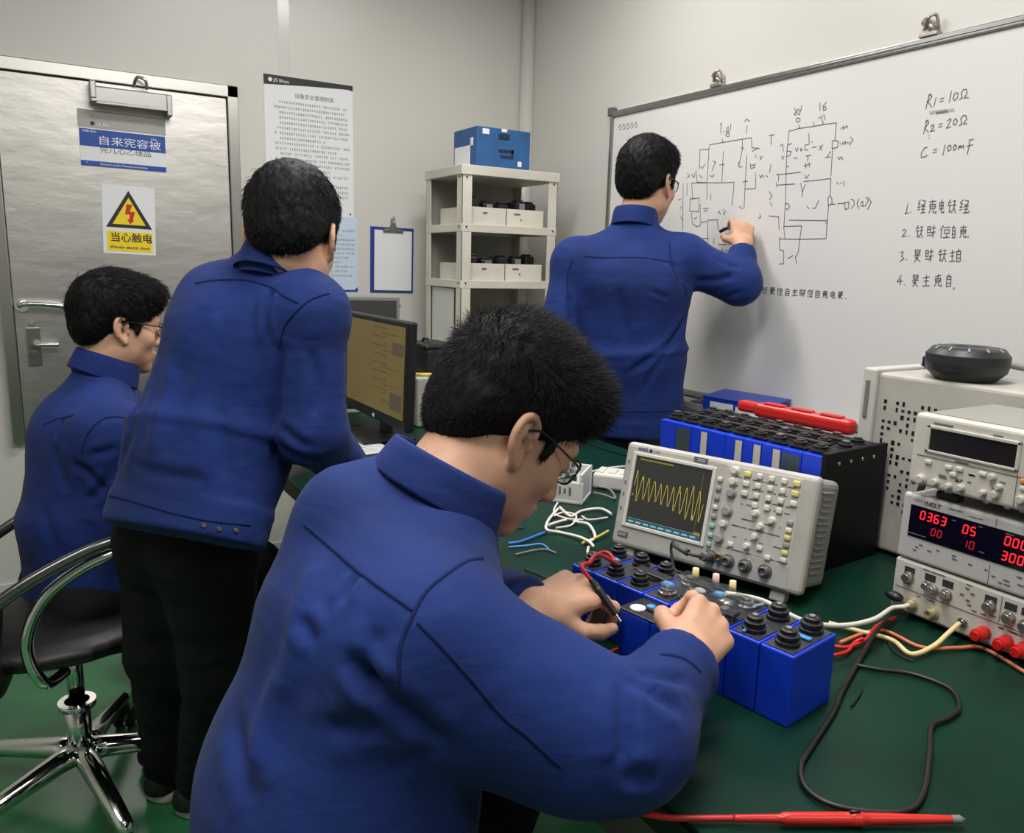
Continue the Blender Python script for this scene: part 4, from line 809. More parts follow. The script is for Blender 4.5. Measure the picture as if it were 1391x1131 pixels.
MB().box((.0905, .0915, .0052), (.126, .034, .0012)).build('display_window', mat('display_off', (34, 32, 32), .18), ct)
b = MB(); b.box((CW2/2, .064, .0056), (CW2-.02, .0008, .0008)); b.box((.158, .042, .0056), (.0008, .05, .0008)); b.build('panel_line', M_GREYINK, ct)
for (x, y, r) in ((.022, .027, .0085), (.045, .028, .006), (.066, .027, .005), (.084, .029, .006), (.116, .03, .005), (.133, .032, .0065), (.126, .056, .0055), (.137, .044, .005), (.168, .034, .007), (.25, .03, .008), (.3, .03, .008)): knob_o(ct, x, y, r*.85, .009, .005, mat('knob_cream', (196, 192, 180), .5))
for (x, y) in ((.03, .056), (.062, .055), (.078, .056), (.07, .046), (.112, .057), (.168, .06), (.169, .05)): sbtn(x, y, .011, .007, M_BTN if x != .168 else mat('button_orange', (222, 150, 80), .5), ct, .005, .004)
rnd = random.Random(13); b = MB()
for k in range(44): b.box((rnd.uniform(.015, .33), rnd.choice([.066, .051, .040, .0165, .037]), .0055), (rnd.uniform(.004, .012), .0022, .0006))
b.box((.045, .1165, .0055), (.03, .003, .0006)); b.box((.125, .1155, .0055), (.014, .002, .0006)); b.build('panel_print', M_GREYINK, ct)
b = MB(); b.box((.185, CH-.001, -.1), (.07, .006, .02), .002); b.build('lid_clip', M_DARK, ct)
# behind: big cream case with vents and a strap handle
vx, vy = 1.345, .965
vi = inst('vented_instrument', 'large cream cased instrument with punched vent holes behind the stack', 'instrument', 1.40, .955, TZ)
VH = .355
b = MB(); b.box((.17, VH/2+.003, -.085), (.30, VH-.008, .17), .008, seg=3); b.build('case', M_OFFW, vi)
b = MB(); b.box((.0075, VH/2+.006, -.085), (.03, VH-.002, .185), .004); b.build('side_rail', mat('rail_grey', (196, 194, 186), .5), vi)
b = MB(); b.box((.006, VH-.055, .0085), (.009, .075, .004), .003); b.build('rail_slot', mat('slot_grey', (120, 118, 112), .5), vi)
rnd = random.Random(21); b = MB()
for c in range(9):
    for r in range(17):
        if rnd.random() < .62: x = .042+c*.0125; y = .30-r*.0128; b.box((x, y, .0003), (rnd.uniform(.004, .007), rnd.uniform(.004, .0085), .0012))
o = b.build('vent_holes', M_BLACK, vi); o['kind'] = 'stuff'
b = MB(); b.tube(crom([(.015, VH-.004, -.15), (.03, VH+.012, -.15), (.09, VH+.026, -.15), (.17, VH+.028, -.15), (.26, VH+.016, -.15), (.30, VH-.006, -.15)], 8), .0075, 10); b.build('strap_handle', mat('strap_grey', (140, 138, 134), .6), vi)
b = MB(); b.box((.085, VH+.018, -.15), (.016, .034, .02), .004, Matrix.Rotation(.2, 3, 'Z')); b.build('handle_latch', M_BLACK, vi)
pk = thing('round_device', 'black round drum shaped device on top of the cream vented instrument', 'device', (1.457, .80, TZ+VH))
b = MB(); b.lathe((0, 0, 0), (0, 0, 1), [(0, 0), (.05, 0), (.066, .016), (.069, .03), (.069, .046), (.06, .056), (.052, .060), (.030, .060), (.026, .057), (0, .057)], 36); b.build('drum_body', mat('drum_black', (40, 43, 44), .42), pk)
b = MB()
for k in range(12): a = k*math.pi/6; b.box((.058*math.cos(a), .058*math.sin(a), .0575), (.009, .0035, .002), .0005, Matrix.Rotation(a, 3, 'Z') @ Matrix.Rotation(.6, 3, 'Y'))
b.build('rim_mark', mat('mark_grey', (150, 152, 152), .5), pk)
b = MB(); b.box((0, .072, .025), (.03, .01, .02), .003); b.build('side_lug', M_BLACK, pk)

# ---- monitor and things at the far end of the bench
mo = thingM('monitor', 'black widescreen monitor showing a yellowish window, facing the seated man', 'monitor', frame((.885, 2.535, .849), (0, -1, 0), (.035, 0, 1)))
MWD, MHT = .50, .315
b = MB(); b.box((MWD/2, MHT/2, -.018), (MWD, MHT, .03), .006); b.build('housing', M_BLACK, mo)
ms = MB().box((MWD/2, MHT/2+.008, -.0022), (MWD-.036, MHT-.05, .002)).build('screen', mat('screen_amber', (126, 110, 66), .3, emit=.22), mo)
b = MB()
for k in range(8): b.box((.30, .285-k*.026, -.0008), (.11, .0018, .0005))
for k in range(5): b.box((.38, .27-k*.05, -.0008), (.13, .0012, .0005))
for k in range(9): b.box((.345, .24-k*.021, -.0008), (.02, .002, .0005))
b.build('screen_text', mat('screen_text', (96, 80, 36), .5, emit=.2), ms)
b = MB(); b.bm.free()
for c_, d_ in (((.437, .232, -.0008), (.085, .034, .0006)), ((.430, .078, -.0008), (.085, .05, .0006))): MB().box(c_, d_).build('screen_panel', mat('screen_grey', (92, 84, 66), .5, emit=.25), ms)
b = MB(); b.box((MWD/2+.015, .0135, .0), (.012, .010, .002)); b.box((MWD/2+.015, .0135, .0008), (.006, .005, .002)); b.build('badge', M_WHITE, mo)
b = MB(); b.box((MWD/2, .0, -.05), (.06, .096, .025), .006); b.build('stand_neck', M_BLACK, mo)
b = MB(); b.box((MWD/2, -.051, -.02), (.22, .012, .17), .005); b.build('stand_base', M_BLACK, mo)
m2 = thingM('monitor', 'second dark switched off monitor behind the yellowish screen', 'monitor', frame((.86, 2.86, .86), (.966, -.26, 0), (0, 0, 1)))
b = MB(); b.box((.16, .16, -.015), (.36, .36, .03), .005); b.build('housing', mat('silver_plastic', (128, 128, 126), .4), m2)
MB().box((.156, .163, .0008), (.345, .322, .002)).build('screen', mat('screen_off', (62, 62, 60), .35), m2)
b = MB(); b.box((.16, -.03, -.02), (.06, .08, .02), .003); b.box((.16, -.064, .0), (.18, .012, .13), .003); b.build('stand', M_BLACK, m2)

wi = thingM('bench_instrument', 'cream boxed instrument with sockets and prints standing beside the monitor', 'instrument', dirM(1.075, 2.20, TZ, -1.15))
b = MB(); b.box((.11, .078, -.08), (.22, .145, .16), .006); b.build('case', M_OFFW, wi)
b = MB()
for (x0, x1, y0, y1) in ((.0, .012, .0, .155), (.0, .22, .143, .155), (.208, .22, .0, .155), (0, .22, 0, .01)): b.box(((x0+x1)/2, (y0+y1)/2+.003, .002), (x1-x0, y1-y0, .02), .003)
b.build('front_frame', MATS['frame_cream'] if 'frame_cream' in MATS else M_OFFW, wi)
b = MB(); rnd = random.Random(31)
for k in range(12): b.box((rnd.uniform(.03, .19), rnd.uniform(.025, .125), .0012), (rnd.uniform(.008, .02), rnd.uniform(.006, .018), .0018))
b.build('panel_print', M_DARK, wi)
for (x, y) in ((.04, .05), (.08, .04), (.12, .1), (.16, .05)): knob_o(wi, x, y, .008, .012, .001, M_BTN)
wb2 = thing('instrument_box', 'pale ventilated box behind the monitor edge, under the black pouch', 'instrument', (1.17, 2.45, TZ))
b = MB(); b.box((0, 0, .084), (.2, .2, .165), .006); b.build('case', M_OFFW, wb2)
b = MB()
for k in range(9): b.box((-.1005, -.07+k*.017, .12), (.002, .006, .05))
for k in range(6): b.box((-.06+k*.022, -.1005, .1), (.009, .002, .02 if k % 2 else .035))
b.build('side_vents', M_DARK, wb2)
pc = thing('black_pouch', 'small black zipped bag on top of the pale instrument box', 'bag', (1.165, 2.445, TZ+.1665))
b = MB(); b.box((0, 0, .05), (.115, .15, .1), .022, seg=3); b.build('bag_body', mat('bag_black', (26, 26, 27), .6), pc)
b = MB(); b.box((0, 0, .096), (.118, .154, .02), .009, seg=2); b.tube(crom([(-.02, -.03, .104), (-.02, -.02, .116), (-.02, .02, .116), (-.02, .03, .104)], 5), .004); b.build('bag_flap', M_BLACK, pc)
for nm, lb, c, yy, z in (('marker_pen', 'yellow handled tool lying on the pale instrument box', (222, 200, 90), 2.37, 0), ('marker_pen', 'dark red handled tool lying on the pale instrument box', (150, 40, 50), 2.352, 0)):
    b = MB(); xx = 1.11 if c[0] > 200 else 1.17
    b.cyl((xx-.03, yy+.015, TZ+.1735), (xx+.03, yy-.012, TZ+.1735), .006, .005, 10); tag(b.build(nm, mat('tool_%d' % c[0], c, .4)), lb, 'tool')
b = MB(); b.box((.79, 2.19, TZ+.0012), (.16, .24, .0016), .0, Matrix.Rotation(.12, 3, 'Z')); pp = b.build('paper_sheets', M_WHITE); tag(pp, 'white written sheets on the bench in front of the monitor', 'paper')
b = MB(); rnd = random.Random(3)
for k in range(11): b.box((.79+rnd.uniform(-.01, .01), 2.09+k*.019, TZ+.0024), (.10+rnd.uniform(-.03, .02), .002, .0004), 0, Matrix.Rotation(.12, 3, 'Z'))
b.build('handwriting', M_GREYINK, pp)

# ---- small white boards and cable clutter between the seated man and the oscilloscope
cbx = thingM('circuit_module', 'open white plastic module with wires on the bench behind the spectacles', 'module', dirM(.975, 1.50, TZ, -.85))
b = MB(); b.box((.06, .004, -.05), (.125, .008, .1), .002); b.box((.06, .038, -.096), (.125, .07, .006), .002); b.box((.003, .03, -.05), (.006, .06, .1), .002); b.box((.117, .036, -.05), (.006, .072, .1), .002); b.box((.06, .026, -.004), (.125, .05, .006), .002); b.build('module_shell', mat('white_plastic', (214, 212, 204), .45), cbx)
b = MB(); b.box((.06, .05, -.05), (.105, .003, .085)); b.build('circuit_board', mat('pcb_pale', (168, 178, 170), .5), cbx)
b = MB(); rnd = random.Random(12)
for k in range(12): b.box((rnd.uniform(.02, .1), .056, rnd.uniform(-.085, -.015)), (rnd.uniform(.006, .014), .012, rnd.uniform(.006, .014)), .001)
b.build('board_component', M_DARK, cbx)
b = MB()
for k in range(7): b.box((.02+.012*k, .03, -.0005), (.005, .01 if k % 2 else .018, .002))
b.build('shell_slot', M_GREYINK, cbx)
wbx = thingM('junction_box', 'small white box with grey cables behind the left edge of the oscilloscope', 'box', dirM(1.17, 1.50, TZ, -.9))
b = MB(); b.box((.05, .02, -.04), (.13, .038, .08), .006); b.build('box_body', MATS['white_plastic'], wbx)
b = MB()
for k in range(4): b.box((.0+.03*k, .0405, -.04), (.016, .003, .05), .001)
b.build('box_rib', MATS['bezel_light'], wbx)

def cable(name, label, pts, r, m_, cat='cable', group=None, n=8):
    b = MB(); b.tube(crom(pts, n), r, 8); o = b.build(name, m_); return tag(o, label, cat, group)
M_CW = mat('cable_white', (222, 218, 206), .45); M_CY = mat('cable_yellow', (214, 186, 92), .45); M_CB = mat('cable_black', (24, 24, 25), .45); M_CR = mat('cable_red', (196, 36, 36), .4); M_CBL = mat('cable_blue', (46, 110, 190), .45); M_CG = mat('cable_grey', (120, 120, 118), .5); M_CO = mat('cable_orange', (208, 120, 84), .5)
def Z(h): return TZ+h
z1 = .0045
cable('white_cable', 'white cable from the oscilloscope batteries to the left socket of the bottom supply', [(0.7793,0.7085,0.9000), (0.8316,0.6896,0.8860), (0.8598,0.6432,0.8700), (0.9299,0.6357,0.8500), (1.0095,0.6385,0.8400), (1.125, .683, .815), (1.145, .676, .8165), (1.16, .676, .8165)], .0036, M_CW)
cable('yellow_white_cable', 'white and yellow cable lying across the bench to the middle socket of the bottom supply', [(1.0202,0.7168,0.8000), (1.0425,0.6809,0.7970), (1.0611,0.6383,0.7970), (1.045, .597, .797), (1.09, .592, .8), (1.125, .592, .812), (1.158, .595, .8195)], .0036, mat('cable_cream', (226, 206, 150), .45))
cable('orange_cable', 'orange cable lying under the yellow cable in front of the bottom supply', [(0.9871,0.6716,0.7950), (1.0794,0.6687,0.7950), (1.0835,0.6058,0.7945), (1.1306,0.5781,0.7945), (1.1628,0.5584,0.7945), (1.1431,0.4913,0.7945), (1.1173,0.4339,0.7945)], .0028, M_CO)
cable('red_lead', 'red lead lying beside the right end of the blue battery pack', [(0.9654,0.6706,0.7960), (0.9828,0.6562,0.7960), (1.0282,0.6581,0.7960), (1.0758,0.6731,0.8000), (1.1374,0.6828,0.7970)], .0028, M_CR)
cable('red_lead', 'short red lead curling out from the end of the blue battery pack', [(0.9384,0.6499,0.7960), (0.9709,0.6474,0.7960), (1.0040,0.6593,0.7965), (1.0160,0.6540,0.8030)], .0026, M_CR)
cable('black_lead', 'long black test lead lying in a loop on the green bench', [(1.0969,0.6696,0.8065), (1.0495,0.6578,0.8030), (0.9791,0.6292,0.7955), (0.8768,0.5837,0.7950), (0.8198,0.5552,0.7950), (0.7290,0.5180,0.7950), (0.6909,0.5003,0.7950), (0.6651,0.4717,0.7950), (0.6671,0.4414,0.7950), (0.6973,0.4120,0.7950), (0.7315,0.3980,0.7950), (0.7765,0.4101,0.7950), (0.8450,0.4463,0.7950), (0.8981,0.4760,0.7950), (0.9301,0.4766,0.7950), (0.9693,0.4835,0.7950), (1.0037,0.5151,0.7950), (0.9967,0.5623,0.7950), (0.9641,0.5956,0.7950), (0.9476,0.6184,0.7950)], .0032, M_CB)
cable('thin_black_wire', 'thin black wire piece lying inside the black loop on the bench', [(1.0641,0.6458,0.7930), (1.0371,0.6160,0.7930), (1.0362,0.5871,0.7930)], .0014, M_CB)
cable('thin_black_wire', 'thin kinked dark wire scrap near the battery pack corner', [(0.8524,0.5546,0.7930), (0.8812,0.5647,0.7930), (0.9019,0.5741,0.7930)], .0014, M_CB)
rdp = thing('red_probe', 'red test probe with grey tip lying on the front edge of the bench', 'probe')
b = MB(); b.tube(crom([(0.4819,0.5320,0.7965), (0.4925,0.5187,0.7965), (0.5116,0.5024,0.7970), (0.5626,0.4733,0.7975)], 8), .0032, 8); b.build('probe_lead', M_CR, rdp)
pa = Vector((0.5583,0.4742,0.7985)); pb_ = Vector((0.7600,0.3595,0.7985)); dd = (pb_-pa)
b = MB(); b.lathe(pa, dd, [(0, 0), (.0036, 0), (.0042, dd.length*.2), (.0062, dd.length*.22), (.0066, dd.length*.5), (.0075, dd.length*.52), (.0075, dd.length*.55), (.006, dd.length*.57), (.0045, dd.length*.86), (.0038, dd.length*.95), (0, dd.length*.95)], 14); b.build('probe_handle', mat('probe_red', (206, 44, 36), .3), rdp)
b = MB(); b.lathe(pa+dd*.945, dd, [(.0042, 0), (.0042, dd.length*.04), (.001, dd.length*.06), (0, dd.length*.06)], 12); b.build('probe_tip', M_CG, rdp)
b = MB(); b.tube([pa+dd*.50+Vector((0, 0, .0076)), pa+dd*.545+Vector((0, 0, .008))], .0018); b.build('probe_mark', M_BLACK, rdp)
# white cable bundle
WPTS = [[(0.983, 1.3993, 0.7945), (0.9149, 1.3361, 0.7975), (0.8713, 1.279, 0.8005), (0.8954, 1.266, 0.7945), (0.9084, 1.2201, 0.7975), (0.9052, 1.179, 0.8005), (0.9056, 1.1648, 0.7945)], [(0.9867, 1.399, 0.7975), (0.9667, 1.3281, 0.8005), (1.0213, 1.3625, 0.7945), (1.0627, 1.3496, 0.7975), (1.0558, 1.3013, 0.8005)], [(0.8909, 1.3003, 0.8005), (0.9557, 1.3259, 0.7945), (0.963, 1.2958, 0.7975), (0.9671, 1.2624, 0.8005), (0.9444, 1.2115, 0.7945), (0.9103, 1.1857, 0.7975)], [(0.9443, 1.3597, 0.7945), (0.9726, 1.3642, 0.7975), (0.9798, 1.3273, 0.8005), (0.9443, 1.2934, 0.7945), (0.8992, 1.2851, 0.7975)], [(0.9939, 1.3249, 0.7975), (0.9875, 1.2899, 0.8005), (1.0442, 1.2989, 0.7945)], [(0.9956, 1.421, 0.8005), (0.959, 1.3814, 0.7945), (0.9533, 1.3281, 0.7975), (0.9762, 1.2956, 0.8005)]]
for k in range(6):
    cable('white_wire', 'loosely bundled white wires on the bench left of the oscilloscope', [tuple(p) for p in WPTS[k]], .0032 if k < 3 else .0022, M_CW, 'wire', 'bundled white wires left of the oscilloscope')
cable('cream_wire', 'cream wire end running under the lower left corner of the oscilloscope', [(0.8965,1.1910,0.7950), (0.9180,1.1959,0.7960), (0.9436,1.2009,0.7980), (0.9809,1.2156,0.8000)], .0026, M_CY, 'wire')
cable('pink_wire', 'pink and white wire bending down to the left end of the battery pack', [(0.8874,1.1573,0.8000), (0.8671,1.1323,0.8000), (0.8264,1.0673,0.8150), (0.7756,0.9910,0.8400), (0.7018,0.9114,0.8850)], .0028, mat('cable_pink', (226, 196, 190), .5), 'wire')
cable('blue_wire', 'blue wire strip lying on the bench in front of the white bundle', [(0.7677,1.2576,0.7945), (0.7914,1.2550,0.7945), (0.8336,1.2672,0.7945), (0.8683,1.2795,0.7945)], .003, M_CBL, 'wire')
cable('blue_wire', 'pale blue wire crossing below the thick blue strip on the bench', [(0.7586,1.2423,0.7935), (0.7948,1.2331,0.7935), (0.8250,1.2270,0.7935), (0.8220,1.1966,0.7935)], .0018, M_SKY, 'wire')
cable('grey_wire', 'grey stripped wire end under the blue wires on the bench', [(0.7507,1.2021,0.7935), (0.7885,1.2047,0.7935), (0.8157,1.1998,0.7935), (0.8235,1.1737,0.7935)], .0018, M_CG, 'wire')
cable('dark_wire', 'dark twisted wire lying on the bench near the chest of the seated man', [(0.7266,1.1321,0.7935), (0.7343,1.1050,0.7935), (0.7410,1.0752,0.7935), (0.7583,1.0552,0.7935)], .0018, M_CB, 'wire')
cable('dark_wire', 'thin dark wire on the bench under the chin of the seated man', [(0.7958,1.3707,0.7935), (0.8142,1.3354,0.7935), (0.8467,1.3243,0.7935)], .0016, M_CB, 'wire')
cable('dark_wire', 'dark wire on the bench between the white module and the standing man', [(1.4611,1.9663,0.7935), (1.4455,1.8617,0.7935), (1.4530,1.7548,0.7935), (1.4674,1.6895,0.7935)], .002, M_CB, 'wire')
cable('grey_cable', 'pale grey cable behind the upper left edge of the oscilloscope', [(1.2331,1.6111,0.8000), (1.2823,1.6214,0.8000), (1.3429,1.6189,0.8000), (1.3944,1.6036,0.8000)], .0035, mat('cable_pale', (190, 188, 188), .5))
cable('grey_cable', 'tangle of grey cable beside the white junction box', [(1.1304,1.4643,0.7960), (1.1409,1.4319,0.7960), (1.1464,1.4025,0.7960), (1.1731,1.4565,0.8000), (1.1629,1.4900,0.8000)], .0028, M_CG)
WP2 = [[(0.8006, 2.3303, 0.7935), (0.8517, 2.3523, 0.7965), (0.8691, 2.2699, 0.7995), (0.8716, 2.1857, 0.7935)], [(0.8522, 2.4789, 0.7965), (0.8479, 2.3754, 0.7995), (0.8855, 2.3775, 0.7935), (0.9335, 2.4044, 0.7965)], [(0.8157, 2.3528, 0.7995), (0.8335, 2.3157, 0.7935), (0.8214, 2.1939, 0.7965)], [(0.8546, 2.4288, 0.7935), (0.9049, 2.4429, 0.7965), (0.9135, 2.3467, 0.7995)]]
for k, c in enumerate((M_CW, M_CO, M_CR, M_CB)):
    cable('thin_wire', ('thin white wire on the bench under the monitor', 'thin orange wire on the bench under the monitor', 'thin red wire on the bench under the monitor', 'thin black wire on the bench under the monitor')[k], WP2[k], .0022, c, 'wire')
cable('black_cable', 'dark tangled cable hanging behind the battery bank by the vented instrument', [(1.345, .80, .81), (1.34, .79, .87), (1.325, .785, .91), (1.33, .78, .96), (1.345, .775, .99)], .006, M_CB)
cable('red_loose_wire', 'thin red wire curling on the bench under the left hand of the nearest man', [(0.6431,0.8435,0.8000), (0.6529,0.8643,0.8000), (0.6414,0.8233,0.7960), (0.6552,0.8105,0.7940), (0.6847,0.8145,0.7940)], .002, M_CR, 'wire')
cable('red_bridge_wire', 'thick red wire arched over the left end of the battery pack', [(0.6892,0.8950,0.8930), (0.7138,0.9063,0.9000), (0.7224,0.8942,0.9050), (0.7212,0.8743,0.8980), (0.7225,0.8700,0.8900)], .003, M_CR, 'wire')


# ------------------------------------------------------------------ people
M_SKIN = mat('skin', (206, 160, 132), .5, sss=.12, var=.05, vscale=22, bump=.08, bscale=260, spec=.35)
M_JACKET = mat('jacket_blue', (22, 44, 104), .8, bump=.25, bscale=900, var=.09, vscale=5, sheen=.04, bdist=.0006, spec=.25)
def wrinkle_bump(m, scale, dist):
    nt = m.node_tree; b = nt.nodes['Principled BSDF']; tc = nt.nodes.new('ShaderNodeTexCoord'); nz = nt.nodes.new('ShaderNodeTexNoise'); nz.inputs['Scale'].default_value = scale; nz.inputs['Detail'].default_value = 3; nz.inputs['Distortion'].default_value = .3
    mp = nt.nodes.new('ShaderNodeMapping'); mp.inputs['Scale'].default_value = (1, 1, 2.2); mp.inputs['Rotation'].default_value = (.5, .4, .3)
    nt.links.new(tc.outputs['Object'], mp.inputs[0]); nt.links.new(mp.outputs[0], nz.inputs['Vector'])
    bp = nt.nodes.new('ShaderNodeBump'); bp.inputs['Strength'].default_value = .5; bp.inputs['Distance'].default_value = dist
    nt.links.new(nz.outputs['Fac'], bp.inputs['Height']); old = b.inputs['Normal'].links[0].from_node; nt.links.new(bp.outputs[0], old.inputs['Normal'])
wrinkle_bump(M_JACKET, 13, .006)
M_SEAM = mat('seam_blue', (18, 34, 80), .85, spec=.2)
M_TROUSER = mat('trousers_black', (22, 22, 24), .85, bump=.2, bscale=500, spec=.25, bdist=.0006)
M_HAIR = mat('hair_black', (11, 10, 11), .6, spec=.2)
M_STRAND = mat('hair_strand', (13, 12, 12), .5, spec=.25)
M_SHOE = mat('shoe_black', (30, 30, 32), .6)
M_SOLE = mat('sole_white', (205, 203, 196), .6)
M_LENS = mat('lens_glass', (235, 240, 240), .03, trans=1.0)
M_FRAME = mat('spectacle_frame', (24, 24, 26), .3)
M_EYE = mat('eye_white', (225, 222, 216), .25)
M_IRIS = mat('eye_iris', (34, 24, 20), .2)
M_BROW = M_HAIR
UP = V(0, 0, 1)

def head_frame(f, u=None):
    f = nrm(f); u = UP if u is None else V(u); u = nrm(u-f*u.dot(f)); r = np.cross(f, u); return np.stack([r, f, u])   # rows = axes
class Head:
    def __init__(s, O, f, u=None, sc=1.0): s.O = V(O); s.A = head_frame(f, u); s.s = sc
    def p(s, x, y, z): return s.O+s.A.T@(V(x, y, z)*s.s)
    def d(s, x, y, z): return s.A.T@V(x, y, z)
    def El(s, c, r, k=.02, ax=None, sub=False): return E(s.p(*c), V(r)*s.s, k*s.s, s.A if ax is None else np.array([s.d(*a) for a in ax]), sub)
    def Co(s, a, b, ra, rb=None, k=.02, u=None, sub=False):
        f = lambda r: None if r is None else (tuple(v*s.s for v in r) if isinstance(r, tuple) else r*s.s)
        return C(s.p(*a), s.p(*b), f(ra), f(rb), None if u is None else s.d(*u), k*s.s, sub)
    def prims(h, neck_to=None, neck_r=.058):
        q = [h.El((0, -.015, .035), (.0735, .096, .082)), h.El((0, .028, -.02), (.0615, .06, .08), .03), h.El((0, .042, -.075), (.045, .048, .038), .03),
             h.El((0, .074, -.104), (.020, .018, .016), .022)]
        for s in (-1, 1):
            q += [h.El((s*.046, .004, -.062), (.020, .03, .03), .03), h.El((s*.042, .056, -.03), (.021, .02, .018), .022)]
        q += [h.Co((-.03, .076, .019), (.03, .076, .019), .013, k=.02)]
        for s in (-1, 1): q += [h.El((s*.033, .1, .002), (.019, .02, .0125), .014, sub=True)]
        for s in (-1, 1): q += [h.El((s*.032, .0775, 0), (.0135, .0125, .0115), .006)]
        q += [h.Co((0, .085, .009), (0, .108, -.035), .0085, .0125, .014)]
        for s in (-1, 1): q += [h.El((s*.0125, .098, -.039), (.008, .011, .008), .008)]
        q += [h.El((0, .0905, -.063), (.024, .010, .006), .008), h.El((0, .089, -.0745), (.020, .011, .007), .008), h.Co((-.02, .102, -.0688), (.02, .102, -.0688), .0018, k=.004, sub=True)]
        nb = h.p(0, -.045, -.185) if neck_to is None else V(neck_to)
        q += [C(h.p(0, -.022, -.05), nb, (neck_r*.96*h.s, neck_r*h.s), (neck_r*1.06*h.s, neck_r*1.06*h.s), h.d(1, 0, 0), .03)]
        for s in (-1, 1):
            a = nrm(h.d(0, -.22, .97)); b = nrm(h.d(s*.20, -.97, -.05)); b = nrm(b-a*b.dot(a)); n = np.cross(a, b)*s
            n = n if n.dot(h.d(s, 0, 0)) > 0 else -n; o = h.p(s*.0715, -.002, -.014); S_ = h.s
            P = lambda x, y, z=0: o+(b*x+a*y+n*z)*S_
            q += [E(P(.012, .001, -.001), V(.017, .029, .0035)*S_, .006, [b, a, n]), E(P(.006, -.026, .0), V(.0085, .010, .0045)*S_, .005, [b, a, n])]
            rim = crom([P(-.002, .008, .002), P(.0, .024, .002), P(.012, .0325, .003), P(.025, .027, .004), P(.0305, .010, .004), P(.0265, -.008, .003), P(.016, -.021, .002), P(.009, -.030, .001)], 3)
            q += [C(x, y, .0046*S_, None, k=.003) for x, y in zip(rim, rim[1:])]
            ant = crom([P(.010, .020, .002), P(.019, .012, .003), P(.0205, .0, .003), P(.013, -.014, .002)], 3)
            q += [C(x, y, .0032*S_, None, k=.004) for x, y in zip(ant, ant[1:])]
            q += [E(P(-.001, -.004, .003), V(.004, .006, .004)*S_, .004, [b, a, n]), E(P(.0085, -.003, .005), V(.0075, .0115, .0085)*S_, .003, [b, a, n], True), E(P(.009, .018, .006), V(.006, .006, .0035)*S_, .003, [b, a, n], True)]
        return q
def hand_prims(W, Y, Z, side, curls, spread, thumb, sc=1.0, fr=1.0, rec=None):
    """side +1 right, -1 left; W wrist, Y towards the fingers, Z out of the back of the hand; curls degrees per joint"""
    Y = nrm(Y); Z = V(Z); Z = nrm(Z-Y*Z.dot(Y)); X = np.cross(Y, Z)*side   # X: away from the thumb
    W = V(W); P = lambda x, y, z: W+(X*x+Y*y+Z*z)*sc
    q = [C(P(0, -.05, 0), P(0, .0, 0), (.0255*sc, .019*sc), (.0265*sc, .0175*sc), X, .012), C(P(0, .0, 0), P(-.001, .075, .001), (.0265*sc, .0165*sc), (.038*sc, .0125*sc), X, .014),
         E(P(-.018, .03, -.008), V(.016, .03, .014)*sc, .014, [X, Y, Z]), E(P(.02, .03, -.006), V(.013, .032, .012)*sc, .012, [X, Y, Z])]
    M0 = [(-.029, .086, .002), (-.010, .092, .004), (.010, .088, .003), (.028, .079, 0)]
    Ls = [(.043, .026, .022), (.047, .030, .023), (.044, .028, .022), (.035, .021, .020)]
    Rs = [(.0098, .0088, .0080, .0066), (.0100, .009, .0081, .0067), (.0096, .0086, .0078, .0064), (.0086, .0077, .007, .0058)]
    tips = []
    for i in range(4):
        p = P(*M0[i]); sp = math.radians(spread[i]); ang = 0; r = [v*fr for v in Rs[i]]
        q.append(C(P(M0[i][0]*.75, .05, .001), p, .0105*sc, r[0]*1.06*sc, k=.008))
        base = Y*math.cos(sp)+X*math.sin(sp)
        for j in range(3):
            ang += math.radians(curls[i][j]); d = base*math.cos(ang)-Z*math.sin(ang); p2 = p+d*Ls[i][j]*sc
            q.append(C(p, p2, r[j]*sc, r[j+1]*sc, k=.0035))
            if j < 2: q.append(E(p2, V(r[j+1]*1.07)*np.ones(3)*sc, .004))
            p0, p = p, p2
        tips.append((p, d, base*math.sin(ang)+Z*math.cos(ang)))
    p = P(-.020, .018, -.006); dl_ = (.044, .034, .028); tr = (.0145, .0118, .0105, .0082)
    for j in range(3):
        d = nrm(X*thumb[j][0]+Y*thumb[j][1]+Z*thumb[j][2]); p2 = p+d*dl_[j]*sc; q.append(C(p, p2, tr[j]*sc*fr, tr[j+1]*sc*fr, k=.008 if j == 0 else .004)); p = p2
    tips.append((p, d, None))
    if rec is not None: rec['tips'] = tips; rec['X'] = X; rec['Y'] = Y; rec['Z'] = Z
    return q
